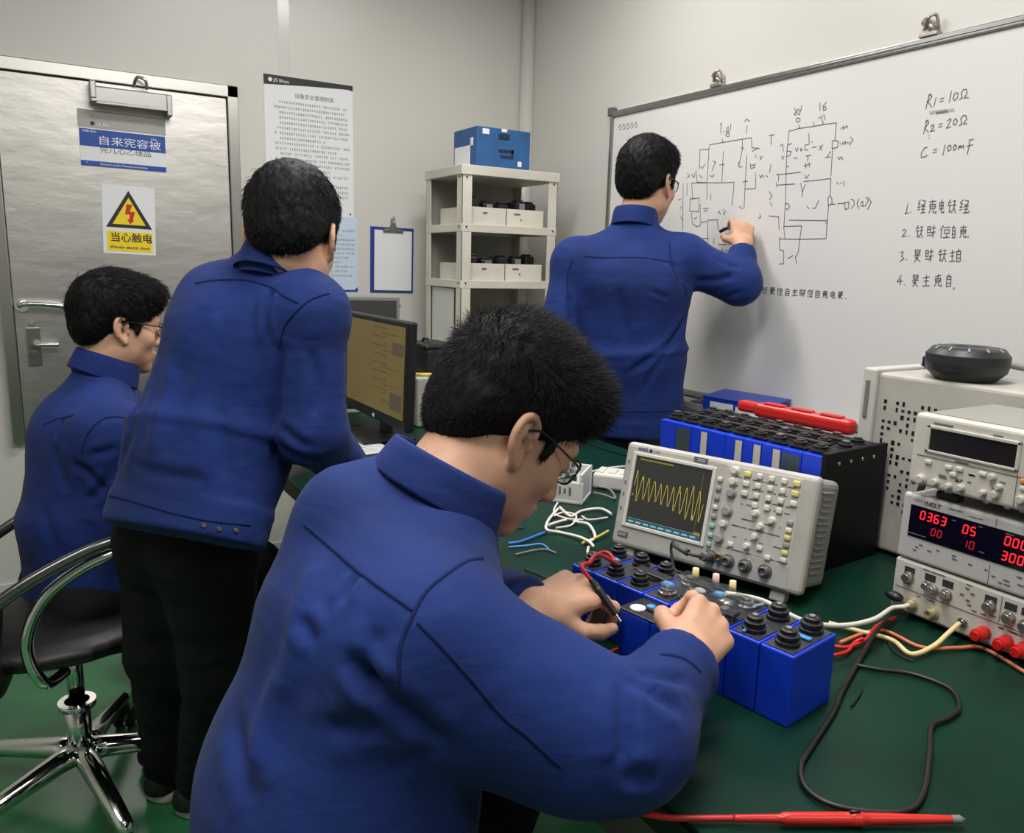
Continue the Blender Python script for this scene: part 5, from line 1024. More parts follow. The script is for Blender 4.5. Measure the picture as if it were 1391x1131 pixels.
def strands(name, Vs, N, count, length, dirf, seed, parent, m=None, wd=.00032, keep=None, droop=.3):
    rs = np.random.RandomState(seed); idx = rs.randint(0, len(Vs), count*40)
    if keep is not None: idx = idx[keep(Vs[idx])]
    idx = idx[:count]; P = Vs[idx]-N[idx]*.002+rs.normal(0, .0008, (len(idx), 3)); n = N[idx]
    D = dirf(P, n)+rs.normal(0, .16, (len(idx), 3)); D /= np.linalg.norm(D, axis=1)[:, None]
    L = length(P)*rs.uniform(.55, 1.15, len(idx)) if callable(length) else length*rs.uniform(.5, 1.15, len(idx))
    pts = []
    for t in (0, .35, .7, 1.0): pts.append(P+D*(L*t)[:, None]-n*(L*t*t*droop)[:, None])
    s = np.cross(D, rs.normal(0, 1, D.shape)); s /= np.linalg.norm(s, axis=1)[:, None]; s2 = np.cross(D, s)
    Vo = []; Fo = []; K = len(idx)
    for j, (p, w_) in enumerate(zip(pts, (1, .9, .65, .12))):
        for a in (0, 2.094, 4.189): Vo.append(p+(s*math.cos(a)+s2*math.sin(a))*wd*w_)
    Vo = np.stack(Vo, 1).reshape(-1, 3); base = np.arange(K)[:, None]*12
    for j in range(3):
        for a in range(3): Fo.append(base+np.array([[j*3+a, j*3+(a+1) % 3, (j+1)*3+(a+1) % 3, (j+1)*3+a]]))
    o = link(name, arr_mesh(name, Vo, np.concatenate(Fo)), m or M_STRAND, parent); return o
def hair(parent, h, prims, cuts, res, n, length, comb, seed, jit=.0016, keep=None, droop=.3, wd=.00032):
    def disp(Vs, N):
        L_ = (Vs-h.O)@h.A.T
        return Vs+N*(jit*(vnoise(L_*V(150, 60, 60), seed)+.6*vnoise(L_*V(320, 110, 110), seed+3)))[:, None]
    Vs, F = sdf_arrays(prims+cuts, res); Vs = relax(Vs, F, 1); N = vnormals(Vs, F)
    o = link('hair', arr_mesh('hair', disp(Vs, N), F), M_HAIR, parent)
    def dirf(P, n_):
        L_ = (P-h.O)@h.A.T; c = np.array([comb(*l) for l in L_]) if False else comb(L_)
        c = c@h.A; return c+n_*.55
    st = strands('hair_strands', Vs, N, n, length, dirf, seed, o, wd=wd, keep=keep, droop=droop); st['kind'] = 'stuff'
    return o
def collar(parent, c, up, fwd, r, m, hgt=.036, fall=.05, open_=.5, name='collar', rise=.0, sq=1.12, front=.0):
    """folded shirt collar: stand, roll and fall, open at the front"""
    up = nrm(up); fwd = V(fwd); fwd = nrm(fwd-up*fwd.dot(up)); rt = np.cross(fwd, up); c = V(c); b = bmesh.new(); rows = []
    n = 44
    for i in range(n+1):
        a = open_+(2*math.pi-2*open_)*i/n          # 0 = front
        e = rt*math.sin(a)*sq**-.5+fwd*math.cos(a)*sq**.5; fr = math.cos(a)*.5+.5
        pr = [(r*.985, -.02), (r*.975, hgt*.3), (r*.965, hgt*.8-fr*.006), (r*1.0, hgt*1.0-fr*.008), (r*1.055, hgt*.93-fr*.010), (r*1.12, hgt*.45-fr*.018), (r*1.19, hgt-fall*(1+.35*fr)), (r*1.18, hgt-fall*(1+.35*fr)-.003), (r*1.10, hgt*.35-fr*.018), (r*1.03, -.02)]
        rows.append([b.verts.new(c+e*x*(1+front*fr)+up*(z+rise*fr)) for x, z in pr])
    for A_, B_ in zip(rows, rows[1:]):
        for k in range(len(A_)-1):
            f = b.faces.new((A_[k], A_[k+1], B_[k+1], B_[k])); f.smooth = True
    for R_ in (rows[0], rows[-1]): b.faces.new(R_)
    bmesh.ops.recalc_face_normals(b, faces=b.faces[:])
    me = bpy.data.meshes.new(name); b.to_mesh(me); b.free(); o = link(name, me, m, parent)
    sd = o.modifiers.new('sub', 'SUBSURF'); sd.levels = 1; sd.render_levels = 1
    return o
def shoe(parent, heel, toe, name='shoe', wd=.046):
    heel = V(heel); toe = V(toe); d = nrm(toe-heel); L = np.linalg.norm(toe-heel); s = np.cross(d, UP)
    P = lambda y, z: heel+d*y*L+UP*z
    q = [C(P(.12, .034), P(.82, .026), (wd*.76, .03), (wd*.92, .024), s, .02), E(P(.16, .05), V(.030, .045, .045), .03, [s, d, UP]), PL(P(0, .022), -UP, .004)]
    o = sdf_obj(name, q, .0055, M_SHOE, parent)
    q = [C(P(.12, .012), P(.84, .012), (wd*.90, .045), (wd*1.08, .045), s, .02, cap=.6), PL(P(0, .025), UP, .003), PL(P(0, .0005), -UP, .002)]
    sdf_obj('sole', q, .005, M_SOLE, o); return o
def glasses(parent, h, lens=True, ht=.0175, wd=.025):
    """spectacle frame with two lenses, bridge and temples"""
    b = MB()
    g = None
    for s in (-1, 1):
        ring = [h.p(s*.033+wd*math.copysign(abs(math.cos(t))**.7, math.cos(t)), .101-abs(s*.033+wd*math.cos(t))*.22, -.001+ht*math.copysign(abs(math.sin(t))**.7, math.sin(t))) for t in np.linspace(0, 2*math.pi, 26)[:-1]]
        b.tube(ring, .0014, 8, closed=True)
        b.tube(crom([h.p(s*.058, .089, .006), h.p(s*.067, .07, .007), h.p(s*.0765, .01, .008), h.p(s*.078, -.008, .004), h.p(s*.077, -.028, -.012)], 6), .0016, 8)
    b.tube(crom([h.p(-.009, .1, .002), h.p(0, .104, .004), h.p(.009, .1, .002)], 5), .0014, 8)
    g = b.build('spectacles', M_FRAME, parent)
    if lens:
        for s in (-1, 1):
            b = MB(); ring = [h.p(s*.033+wd*.97*math.copysign(abs(math.cos(t))**.7, math.cos(t)), .101-abs(s*.033+wd*math.cos(t))*.22, -.001+ht*.97*math.copysign(abs(math.sin(t))**.7, math.sin(t))) for t in np.linspace(0, 2*math.pi, 26)[:-1]]
            n = h.d(0, .0012, 0); b.prism([tuple(x) for x in ring], tuple(n)); b.build('lens', M_LENS, g)
    return g
def eyes(parent, h):
    for s in (-1, 1):
        b = MB(); b.sphere(h.p(s*.032, .0795, 0), .0113*h.s, n=14); e = b.build('eye', M_EYE, parent)
        b = MB(); b.sphere(h.p(s*.032, .0868, -.002), .0052*h.s, n=12); b.build('iris', M_IRIS, e)
def jacket(parent, prims, folds, wr, res=.006, reg=None, rl=2):
    return sdf_obj('jacket', prims, res, M_JACKET, parent, fold_disp(folds, wr), rl, reg)
def person(label, prims, res, name='person'):
    o = sdf_obj(name, prims, res, M_SKIN); return tag(o, label, 'person')


def cuffs(E0, W0, t0=.84, t1=.975, r0=.0445, r1=.0415):
    E0 = V(E0); W0 = V(W0); d = W0-E0
    return [C(E0+d*t0, E0+d*t1, (r0, r0*.98), (r1, r1*.98), k=.006, cap=.12)]
# ---- foreground man, seated, leaning over the battery pack
if 1:
    h = Head((0.5062,0.8390,1.1299), (.775, -.04, -.63), (.62, -.02, .78), 1.0)
    S0, S1, S2, S3 = V(.235, .785, .56), V(.262, .785, .74), V(.312, .80, .91), V(.395, .815, 1.03)
    SR, SL = V((0.3234,0.6729,0.9571)), V(.45, .945, .955)
    ER, EL = V((0.4838,0.5541,0.8655)), V(.47, 1.01, .84)
    WR, WL = V((0.6061,0.6001,0.8979)), V((0.5167,0.7814,0.9039))
    RT = nrm(V(-.19, -.98, 0))
    recR = {}; recL = {}
    hR = hand_prims(WR, V((0.6653,0.6267,0.9115))-WR, V(-.35, -.80, .45), 1, [(42, 78, 45), (66, 82, 45), (74, 84, 45), (78, 80, 45)], (-4, -2, 2, 5), [(-.52, .65, -.5), (.0, .8, -.6), (.35, .8, -.5)], .94, 1.0, recR)
    hL = hand_prims(WL, V((0.5854,0.7888,0.9111))-WL, V(-.1, -.3, .95), -1, [(40, 48, 30), (50, 60, 40), (58, 66, 40), (62, 66, 40)], (-4, -1, 3, 7), [(-.62, .7, -.4), (-.12, .93, -.35), (.1, .95, -.3)], .98, 1.0, recL)
    body = h.prims(S3+V(0, 0, .02), .057)+[C(S3+(S2-S3)*.5, S2, (.05, .04), (.14, .08), RT, .03), C(S2, S0, (.14, .08), (.14, .09), RT, .05), C(SR, SL, .05, k=.05),
            C(SR, ER, .045, .038, k=.03), C(ER, WR, .036, .026, k=.02), C(SL, EL, .045, .038, k=.03), C(EL, WL, .036, .026, k=.02)]+hR+hL
    p4 = person('person in a blue jacket seated nearest, bending over the battery pack with glasses on', body, .0026)
    jk = [C(S0, S1, (.178, .148), (.182, .142), RT, .06), C(S1, S2, (.182, .142), (.185, .122), RT, .06), C(S2, S3, (.18, .118), (.078, .07), RT, .05),
          C(S2+V(.02, 0, .02), SR, .09, .072, k=.06), C(S2+V(.02, 0, .03), SL, .10, .078, k=.07),
          C(S3+V(-.015, 0, -.035), SR+V(-.01, 0, .012), .052, .058, k=.045), C(S3+V(-.015, 0, -.035), SL+V(-.01, 0, .01), .055, .066, k=.05),
          C(SR, ER, .075, .065, k=.03), C(ER, ER+(WR-ER)*.80, .063, .044, k=.022), C(SL, EL, .078, .066, k=.03), C(EL, EL+(WL-EL)*.80, .062, .046, k=.03)]+cuffs(ER, WR)+cuffs(EL, WL)
    jk += [C((0.3035,0.8462,1.0361), (0.3619,0.8387,1.0554), .064, .052, k=.05), C((0.3532,0.6414,0.8984), (0.4327,0.5843,0.8610), .070, .070, k=.04)]
    F4 = [([(0.2252,0.6498,0.9729), (0.2356,0.6287,0.9621), (0.2473,0.6140,0.9482)], 0.012, -0.008),
        ([(0.2056,0.7181,0.9856), (0.2067,0.7029,0.9796), (0.2082,0.6897,0.9737)], 0.01, -0.007),
        ([(0.2551,0.6986,1.0275), (0.2434,0.6934,1.0173), (0.2347,0.6878,1.0077)], 0.008, -0.006),
        ([(0.4585,0.5383,0.9400), (0.4435,0.5108,0.9132), (0.4329,0.5004,0.8813)], 0.011, -0.008),
        ([(0.4672,0.5424,0.9411), (0.4883,0.5215,0.9265), (0.5107,0.5071,0.9082)], 0.01, -0.007),
        ([(0.4805,0.5474,0.9398), (0.5113,0.5415,0.9299), (0.5496,0.5387,0.9154)], 0.01, -0.006),
        ([(0.4344,0.4984,0.8730), (0.4500,0.4916,0.8688), (0.4654,0.4871,0.8709)], 0.011, -0.006),
        ([(0.2069,0.6543,0.9052), (0.2262,0.6330,0.9105), (0.2454,0.6165,0.9197)], 0.014, -0.007),
        ([(0.2592,0.6119,0.8724), (0.2723,0.6048,0.8807), (0.2836,0.5942,0.8968)], 0.012, -0.006),
        ([(0.1508,0.7806,0.8649), (0.1451,0.7191,0.8456), (0.1470,0.6830,0.8261)], 0.016, -0.007),
        ([(0.2294,0.6402,0.9690), (0.2569,0.6064,0.9400), (0.3005,0.5831,0.8964)], 0.013, -0.008),
        ([(0.2547,0.6318,1.0029), (0.2390,0.6282,0.9723), (0.2395,0.6211,0.9322)], 0.014, -0.006),
        ([(0.1851,0.7258,0.9398), (0.1677,0.7203,0.8845), (0.1538,0.6968,0.8477)], 0.022, 0.006),
        ([(0.2343,0.7602,1.0258), (0.1980,0.7179,0.9713), (0.1814,0.7026,0.9057)], 0.02, 0.005)]
    j4 = jacket(p4, jk, F4, [(.0009, (4, 10, 11), ((.5, .2, .84), (.84, -.4, -.35), (.2, .9, -.4)), 3), (.0007, (26, 9, 30), None, 4)], .0055, 'j4')
    for pts_ in [[None, (0.2387,0.8111,1.0477), (0.2501,0.7532,1.0366), (0.2584,0.6973,1.0296), (0.2671,0.6495,1.0257), (0.2798,0.6229,1.0169)],
        [None, (0.3899,0.6900,1.0250), (0.3283,0.6421,1.0388), (0.2978,0.6299,1.0300), (0.2775,0.6193,1.0118), (0.2630,0.6123,0.9880), (0.2583,0.6063,0.9620)],
        [(0.2809,0.6139,1.0082), (0.2978,0.5951,0.9874), (0.3209,0.5778,0.9558), (0.3409,0.5616,0.9271), (0.3614,0.5453,0.9071), (0.3843,0.5272,0.8813)],
        [(0.5414,0.5735,0.9315), (0.5606,0.5615,0.9281), (0.5746,0.5485,0.9148)]]: seam_strip('seam', j4, pts_, M_SEAM, .0024, j4)
    collar(p4, S3+V(.008, 0, .033), V(.45, -.05, .89), V(.9, -.15, -.4), .072, M_JACKET, .042, .046, .75)
    hp = [h.El((0, -.02, .045), (.0835, .104, .092)), h.El((0, .045, .085), (.062, .052, .045), .03), h.El((0, .064, .079), (.05, .033, .03), .025), h.El((0, -.07, -.01), (.066, .04, .06), .03)]
    ct_ = [PL(h.p(0, .088, .048), h.d(0, .83, -.56), .01), PL(h.p(0, .02, -.02), h.d(0, .60, -.80), .012), PL(h.p(0, -.05, -.075), h.d(0, .35, -.94), .012)]
    def comb4(L): 
        t = np.clip((L[:, 2]-.02)/.08, 0, 1)[:, None]; return V(0, -.12, -.95)*(1-t)+V(0, .55, .35)*t
    sb = [h.El((s_*.0715, .026, .0), (.003, .008, .023), .005) for s_ in (-1, 1)]
    hair(p4, h, hp, ct_+sb, .0035, 17000, lambda P: .007+.019*np.clip(((P-h.O)@h.A.T)[:, 2]/.09, 0, 1), comb4, 5, droop=.12)
    bv_, bn_ = np.array([v.co[:] for v in p4.data.vertices]), np.array([v.normal[:] for v in p4.data.vertices])
    bl_ = (bv_-h.O)@h.A.T; near_ = (np.abs(bl_) < .14).all(1); bv_, bn_ = bv_[near_], bn_[near_]
    def fade(P):
        m = np.max([pdist(q, P) for q in ct_], 0); L = (P-h.O)@h.A.T
        return (m > -.004) & (m < .013*np.random.RandomState(3).uniform(0, 1, len(P))) & (L[:, 1] < -.016) & (L[:, 2] > -.12)
    fs = strands('nape_fade', bv_, bn_, 1700, .010, lambda P, n_: V(0, -.15, -1)@h.A+n_*.10, 9, p4, wd=.00018, keep=lambda P: fade(P), droop=.1); fs['kind'] = 'stuff'
    glasses(p4, h); eyes(p4, h)
    lp = thing('test_probe', 'black test probe with red lead held in the left hand of the nearest seated man', 'probe')
    t0 = V((0.6157,0.7267,0.8860)); t1 = V((0.5989,0.7731,0.9307)); dd = nrm(t1-t0); L_ = np.linalg.norm(t1-t0)
    b = MB(); b.lathe(t0, dd, [(0, 0), (.0016, .001), (.0024, .014), (0, .014)], 10); b.build('probe_tip', M_METAL, lp)
    b = MB(); b.lathe(t0, dd, [(0, .012), (.0042, .013), (.0050, .03), (.0058, .05), (.0050, L_*.8), (.0038, L_), (0, L_)], 14); b.build('probe_handle', M_BLACK, lp)
    b = MB(); b.tube(crom([t1-dd*.004, t1+dd*.02, (0.6163,0.8006,0.9412), (0.6450,0.8189,0.9415), (0.7134,0.8594,0.9000)], 8), .0028); b.build('probe_lead', M_CR, lp)
    rp_ = thing('test_clip', 'small dark clip with red sleeve in the right hand of the nearest man', 'clip')
    tp = V(recR['tips'][0][0]); q0 = tp+V(-.014, .028, .008); b = MB(); b.cyl(tp+V(.004, 0, .002), q0, .0042, .003, 12); b.build('clip_body', M_DARK, rp_); b = MB(); b.cyl(tp+V(.004, 0, .002), tp+V(.022, -.018, .006), .0048, .004, 12); b.build('clip_sleeve', M_CR, rp_)
    tr = [C((.24, .70, .52), (.56, .66, .535), .080, .064, k=.03), C((.24, .91, .52), (.56, .93, .535), .080, .064, k=.03), C((.22, .70, .53), (.22, .90, .53), .11, .11, k=.05), C((.56, .66, .535), (.52, .66, .10), .062, .048, k=.03), C((.56, .93, .535), (.52, .94, .10), .062, .048, k=.03)]
    sdf_obj('trousers', tr, .009, M_TROUSER, p4)
    shoe(p4, (.44, .66, 0), (.70, .64, 0)); shoe(p4, (.44, .94, 0), (.70, .96, 0))
    st = thing('stool', 'round black work stool under the nearest seated man', 'stool', (.2, .80, 0))
    b = MB(); b.lathe((0, 0, .36), (0, 0, 1), [(0, 0), (.17, 0), (.18, .02), (.18, .05), (.16, .062), (0, .064)], 32); b.build('seat', M_BLACK, st)
    b = MB(); b.cyl((0, 0, .06), (0, 0, .36), .022); b.build('column', M_CHROME, st)
    for k in range(5):
        a = k*2*math.pi/5+.3; b = MB(); b.tube([(0, 0, .08), (.23*math.cos(a), .23*math.sin(a), .05)], [.022, .014], 10); lg = b.build('leg', M_BLACK, st)
        b = MB(); b.cyl((.23*math.cos(a)-.012, .23*math.sin(a), .025), (.23*math.cos(a)+.012, .23*math.sin(a), .025), .025); b.build('caster', M_BLACK, lg)

def std_hair(p, h, seed, n=6000, part=0.0, fr=.03, res=.004, L0=.012, L1=.018):
    hp = [h.El((0, -.018, .043), (.0845, .105, .092)), h.El((0, .05, .082), (.06, .05, .04), .03), h.El((0, -.07, -.012), (.066, .038, .055), .03)]
    cc = [PL(h.p(0, .088, .048), h.d(0, .80, -.60), .01), PL(h.p(0, .022, -.015), h.d(0, .60, -.80), .012), PL(h.p(0, -.05, -.075), h.d(0, .30, -.95), .012)]
    def comb(L):
        t = np.clip((L[:, 2]-.03)/.07, 0, 1)[:, None]; return V(0, -.05, -1)*(1-t)+V(.25*part, .9, -.1)*t
    cc += [h.El((s_*.0715, .024, .002), (.0045, .010, .022), .006) for s_ in (-1, 1)]
    return hair(p, h, hp, cc, res, n, lambda P: L0+L1*np.clip(((P-h.O)@h.A.T)[:, 2]/.09, 0, 1), comb, seed, droop=.4, wd=.0005, jit=.0026)

# ---- man standing and leaning towards the monitor
if 1:
    h = Head((0.4481,1.5616,1.3708), (.47, .80, -.36), (.18, .32, .93), 1.02)
    C7 = V((0.4169,1.5855,1.3392))
    SR, SL = V((0.4489,1.4802,1.2239)), V((0.3401,1.7158,1.2328))
    S0, S1, S2 = V((0.2411,1.5877,0.8476)), V((0.2889,1.6267,0.9644)), V((0.3598,1.6203,1.1540))
    RT = nrm(V(.52, -.85, 0))
    ER, WR = V((0.4439,1.4465,1.0088)), V(.605, 1.60, .835); EL, WL = V((0.4072,1.8669,0.9209)), V(.60, 2.0, .84)
    hR = hand_prims(WR, V(.8, .5, -.06), V(0, 0, 1), 1, [(6, 14, 8)]*4, (-5, -1, 3, 8), [(-.7, .6, -.3), (-.3, .9, -.2), (-.1, .95, -.2)], .98)
    hL = hand_prims(WL, V(.8, .5, -.06), V(0, 0, 1), -1, [(6, 14, 8)]*4, (-5, -1, 3, 8), [(-.7, .6, -.3), (-.3, .9, -.2), (-.1, .95, -.2)], .98)
    body = h.prims(C7+V(0, 0, -.035), .055)+[C(C7+(S2-C7)*.45, S2, (.05, .04), (.13, .08), RT, .03), C(S2, S1, (.13, .08), (.12, .08), RT, .05), C(SR, SL, .045, k=.05), C(SR, ER, .042, .036, k=.03), C(ER, WR, .034, .025, k=.02), C(SL, EL, .042, .036, k=.03), C(EL, WL, .034, .025, k=.02)]+hR+hL
    p2 = person('person in a blue jacket standing with back turned, leaning over towards the monitor', body, .004)
    jk = [C(S0, S1, (.184, .108), (.168, .128), RT, .05, cap=.15), C(S1, S2, (.168, .128), (.175, .115), RT, .05), C(S2, C7+V(0, 0, -.03), (.17, .11), (.066, .060), RT, .04),
          C(S2+V(0, 0, .02), SR, .09, .07, k=.06), C(S2+V(0, 0, .02), SL, .09, .072, k=.06), C(C7+V(0, 0, -.05), SR+V(0, 0, .01), .05, .056, k=.05), C(C7+V(0, 0, -.05), SL+V(0, 0, .01), .05, .06, k=.05),
          C(SR, ER, .070, .060, k=.03), C(ER, ER+(WR-ER)*.8, .058, .045, k=.03), C(SL, EL, .068, .06, k=.03), C(EL, EL+(WL-EL)*.8, .058, .045, k=.03)]+cuffs(ER, WR)+cuffs(EL, WL)
    dn = nrm(S0-S1)
    jk += [C(S0-dn*.012, S0+dn*.052, (.188, .112), (.186, .110), RT, .004, cap=.08)]
    j2 = jacket(p2, jk, [([(0.3821,1.4654,1.2732), (0.3664,1.4598,1.2366), (0.3687,1.4506,1.1750)], 0.01, -0.009),
        ([(0.3863,1.4325,1.1724), (0.3784,1.4457,1.0506), (0.3731,1.4631,0.9409)], 0.012, -0.01),
        ([(0.1809,1.6541,1.0663), (0.1506,1.6091,1.0022), (0.1305,1.6370,0.9339)], 0.016, -0.005),
        ([(0.3829,1.4285,0.9899), (0.4093,1.4040,0.9718), (0.4488,1.3986,0.9633)], 0.012, -0.008),
        ([(0.3807,1.4266,1.0278), (0.3958,1.4009,1.0096), (0.4183,1.3873,0.9939)], 0.011, -0.006),
        ([(0.2861,1.4870,1.0638), (0.2829,1.4651,0.9986), (0.2791,1.4475,0.9277)], 0.022, -0.006),
        ([(0.1459,1.5847,0.9430), (0.1962,1.5034,0.9373), (0.2560,1.4580,0.9346)], 0.016, -0.004),
        ([(0.2219,1.6085,1.1454), (0.1905,1.5568,1.0436), (0.1720,1.5426,0.9652)], 0.025, 0.006),
        ([(0.4277,1.4053,1.1739), (0.4375,1.3978,1.1076), (0.4264,1.3884,1.0421)], 0.014, -0.005),
        ([(0.3019,1.5252,1.2329), (0.2721,1.5211,1.1532), (0.2459,1.5230,1.0729)], 0.02, 0.005)], [(.0009, (4, 10, 11), ((.5, .2, .84), (.84, -.4, -.35), (.2, .9, -.4)), 13), (.0007, (26, 9, 30), None, 14)], .006, 'j2')
    for pts_ in [[(0.2797,1.6356,1.2767), (0.3085,1.5880,1.2841), (0.3504,1.5283,1.2865), (0.3791,1.4788,1.2779), (0.3932,1.4347,1.2628), (0.4118,1.4130,1.2510)],
        [(0.4673,1.4137,1.2680), (0.4329,1.4078,1.2577), (0.4072,1.4120,1.2368), (0.3893,1.4255,1.2086), (0.3822,1.4369,1.1720)],
        [(0.1084,1.6435,0.8737), (0.1390,1.5520,0.8831), (0.1927,1.4741,0.8768), (0.2481,1.4311,0.8663), (0.3165,1.4190,0.8513)]]: seam_strip('seam', j2, pts_, M_SEAM, .0024, j2)
    for q_ in ((0.2380,1.4322,0.8592), (0.2617,1.4203,0.8524), (0.2895,1.4147,0.8471)):
        if q_ is None: continue
        b = MB(); n_ = nrm(V(q_)-S0-(nrm(S0-S1)*np.dot(V(q_)-S0, nrm(S0-S1)))); b.cyl(V(q_)-n_*.002, V(q_)+n_*.004, .0048, .004, 12); b.build('button', mat('button_brass', (120, 112, 92), .4, .7), j2)
    collar(p2, (0.4184,1.5635,1.2989), V(.30, .16, .92), V(.7, .65, -.3), .071, M_JACKET, .048, .056, .45)
    std_hair(p2, h, 8, 14000)
    hipR, hipL = V(.275, 1.62, .72), V(.205, 1.75, .72)
    tr = [C(V(.27, 1.62, .78), V(.23, 1.74, .78), .105, .105, k=.06), C(hipR, V(.29, 1.66, .46), .095, .07, k=.05), C(V(.29, 1.67, .46), V((0.2193,1.8334,0.0000))+V(.05, .03, .06), .068, .05, k=.03), C(hipL, V(.195, 1.80, .46), .09, .068, k=.05), C(V(.195, 1.80, .46), V((0.1675,1.9254,0.0000))+V(.045, .035, .06), .068, .05, k=.03)]
    sdf_obj('trousers', tr, .007, M_TROUSER, p2, fold_disp((), [(.003, (7, 7, 16), None, 22)]))
    h1, h2 = V((0.2193,1.8334,0.0000)), V((0.1675,1.9254,0.0000)); shoe(p2, h1, h1+V(.21, .15, 0)); shoe(p2, h2, h2+V(.20, .16, 0))

# ---- man at the whiteboard
if 1:
    h = Head((1.7364,2.0437,1.6014), (.92, .36, -.08), (.05, .0, 1), 1.06)
    C7 = V((1.6768,2.0264,1.4690))
    SR, SL = V((1.8006,1.9255,1.3579)), V((1.5243,2.1261,1.3394))
    S0, S1, S2 = V((1.6797,2.0118,0.8320)), V((1.6621,2.0242,1.0501)), V((1.6542,2.0179,1.2649))
    RT = nrm(V(.62, -.76, 0))
    ER, WR = V((1.9247,1.7984,1.2896)), V((1.9905,1.8576,1.4126)); EL = V((1.4511,2.1091,1.1193)); WL = EL+V(.21, .10, -.07)
    recB = {}
    hR = hand_prims(WR, V((2.0449,1.9202,1.4935))-WR, V(-.55, -.7, .2), 1, [(20, 45, 25), (45, 70, 40), (60, 75, 40), (66, 75, 40)], (-4, -1, 2, 4), [(-.72, .62, -.35), (-.1, .85, -.5), (.2, .85, -.5)], 1.0, 1.0, recB)
    hL = hand_prims(WL, V(.9, .2, -.3), V(-.3, .9, .3), -1, [(20, 30, 20)]*4, (-5, -1, 3, 8), [(-.6, .7, -.3), (-.3, .9, -.2), (-.1, .95, -.2)], .98)
    body = h.prims(C7+V(0.01, 0.01, 0), .055)+[C(C7+(S2-C7)*.45, S2, (.05, .04), (.13, .08), RT, .03), C(S2, S1, (.13, .08), (.12, .08), RT, .05), C(SR, SL, .045, k=.05), C(SR, ER, .042, .036, k=.03), C(ER, WR, .034, .025, k=.02), C(SL, EL, .042, .036, k=.03), C(EL, WL, .034, .025, k=.02)]+hR+hL
    p3 = person('person in a blue jacket standing at the whiteboard and writing with the right hand', body, .004)
    jk = [C(S0, S1, (.185, .115), (.188, .12), RT, .05, cap=.15), C(S1, S2, (.188, .12), (.20, .12), RT, .05), C(S2, C7+V(0, 0, -.022), (.19, .11), (.068, .060), RT, .04),
          C(S2+V(0, 0, .03), SR, .09, .07, k=.06), C(S2+V(0, 0, .03), SL, .09, .07, k=.06), C(C7+V(0, 0, -.05), SR+V(0, 0, .0), .05, .062, k=.05), C(C7+V(0, 0, -.05), SL+V(0, 0, .0), .05, .062, k=.05),
          C(SR, ER, .074, .066, k=.03), C(ER, ER+(WR-ER)*.6, .064, .047, k=.03), C(SL, EL, .07, .06, k=.03), C(EL, EL+(WL-EL)*.8, .058, .045, k=.03)]+cuffs(ER, WR, .62, .84)+cuffs(EL, WL)
    jk += [C(S0+V(0, 0, .012), S0-V(0, 0, .04), (.188, .119), (.186, .117), RT, .004, cap=.08)]
    j3 = jacket(p3, jk, [([(1.7026,1.8756,1.3537), (1.7223,1.8443,1.2835), None], 0.014, -0.009),
        ([(1.7725,1.8581,1.2129), (1.7170,1.8550,1.1130), (1.6324,1.8761,1.0491), (1.5880,1.9177,0.9996)], 0.014, -0.009),
        ([(1.7493,1.8554,1.1674), (1.6665,1.8595,1.0405), (1.6315,1.8936,0.9447)], 0.014, -0.007),
        ([(1.6301,1.8723,1.2615), (1.6548,1.8590,1.2489), (1.6798,1.8495,1.2406)], 0.01, -0.005),
        ([(1.7812,1.8491,1.2930), (1.8240,1.8074,1.2971), (1.8638,1.7621,1.3147)], 0.014, -0.007),
        ([(1.5519,1.9393,1.2716), (1.5737,1.9333,1.1775), (1.5857,1.9228,1.0915)], 0.025, -0.005),
        ([None, (1.8626,1.7935,1.2483), (1.8827,1.7446,1.2664)], 0.012, -0.006),
        ([(1.8369,1.8116,1.3645), (1.8583,1.7840,1.3430), (1.8836,1.7623,1.3395)], 0.012, -0.006),
        ([(1.5044,2.0451,1.0532), (1.5271,2.0290,0.9591), (1.5490,1.9950,0.9031)], 0.018, -0.005),
        ([(1.4554,2.0622,1.2387), (1.4618,2.0503,1.1704), (1.4697,2.0485,1.1009)], 0.014, -0.007)], [(.0009, (4, 10, 11), ((.5, .2, .84), (.84, -.4, -.35), (.2, .9, -.4)), 23), (.0007, (26, 9, 30), None, 24)], .0065, 'j3')
    for pts_ in [[(1.4945,2.0466,1.3600), (1.5651,1.9631,1.3581), (1.6345,1.9065,1.3582), (1.6941,1.8757,1.3490)],
        [(1.7164,1.9023,1.4053), (1.7026,1.8756,1.3537), (1.7104,1.8535,1.3098), (1.7446,1.8421,1.2501)],
        [(1.4686,2.0647,1.3479), (1.4550,2.0736,1.2953), (1.4554,2.0622,1.2387)],
        [(1.5359,2.0342,0.8708), (1.6162,1.9092,0.8818), (1.7721,1.8590,0.8864)]]: seam_strip('seam', j3, pts_, M_SEAM, .0024, j3)
    collar(p3, C7+V(.008, .008, .008), V(.08, .06, 1), V(.8, .55, -.1), .069, M_JACKET, .040, .058, .45)
    std_hair(p3, h, 18, 11000)
    glasses(p3, h); eyes(p3, h)
    fx = V(.09, .08, 0)
    hipR, hipL = S0+RT*.078+V(0, 0, -.08), S0-RT*.078+V(0, 0, -.08)
    tr = [C(S0+RT*.06+V(0, 0, -.01), S0-RT*.06+V(0, 0, -.01), .10, .10, k=.06), C(hipR, V(hipR[0], hipR[1], .44), .09, .068, k=.05), C(V(hipR[0], hipR[1], .44), V(hipR[0], hipR[1], .05), .066, .05, k=.03), C(hipL, V(hipL[0], hipL[1], .44), .09, .068, k=.05), C(V(hipL[0], hipL[1], .44), V(hipL[0], hipL[1], .05), .066, .05, k=.03)]
    sdf_obj('trousers', tr, .008, M_TROUSER, p3)
    for q in (hipR, hipL): shoe(p3, (q[0]-.05, q[1]-.05, 0), (q[0]+.13, q[1]+.14, 0))
    tp, td, tn = recB['tips'][0]
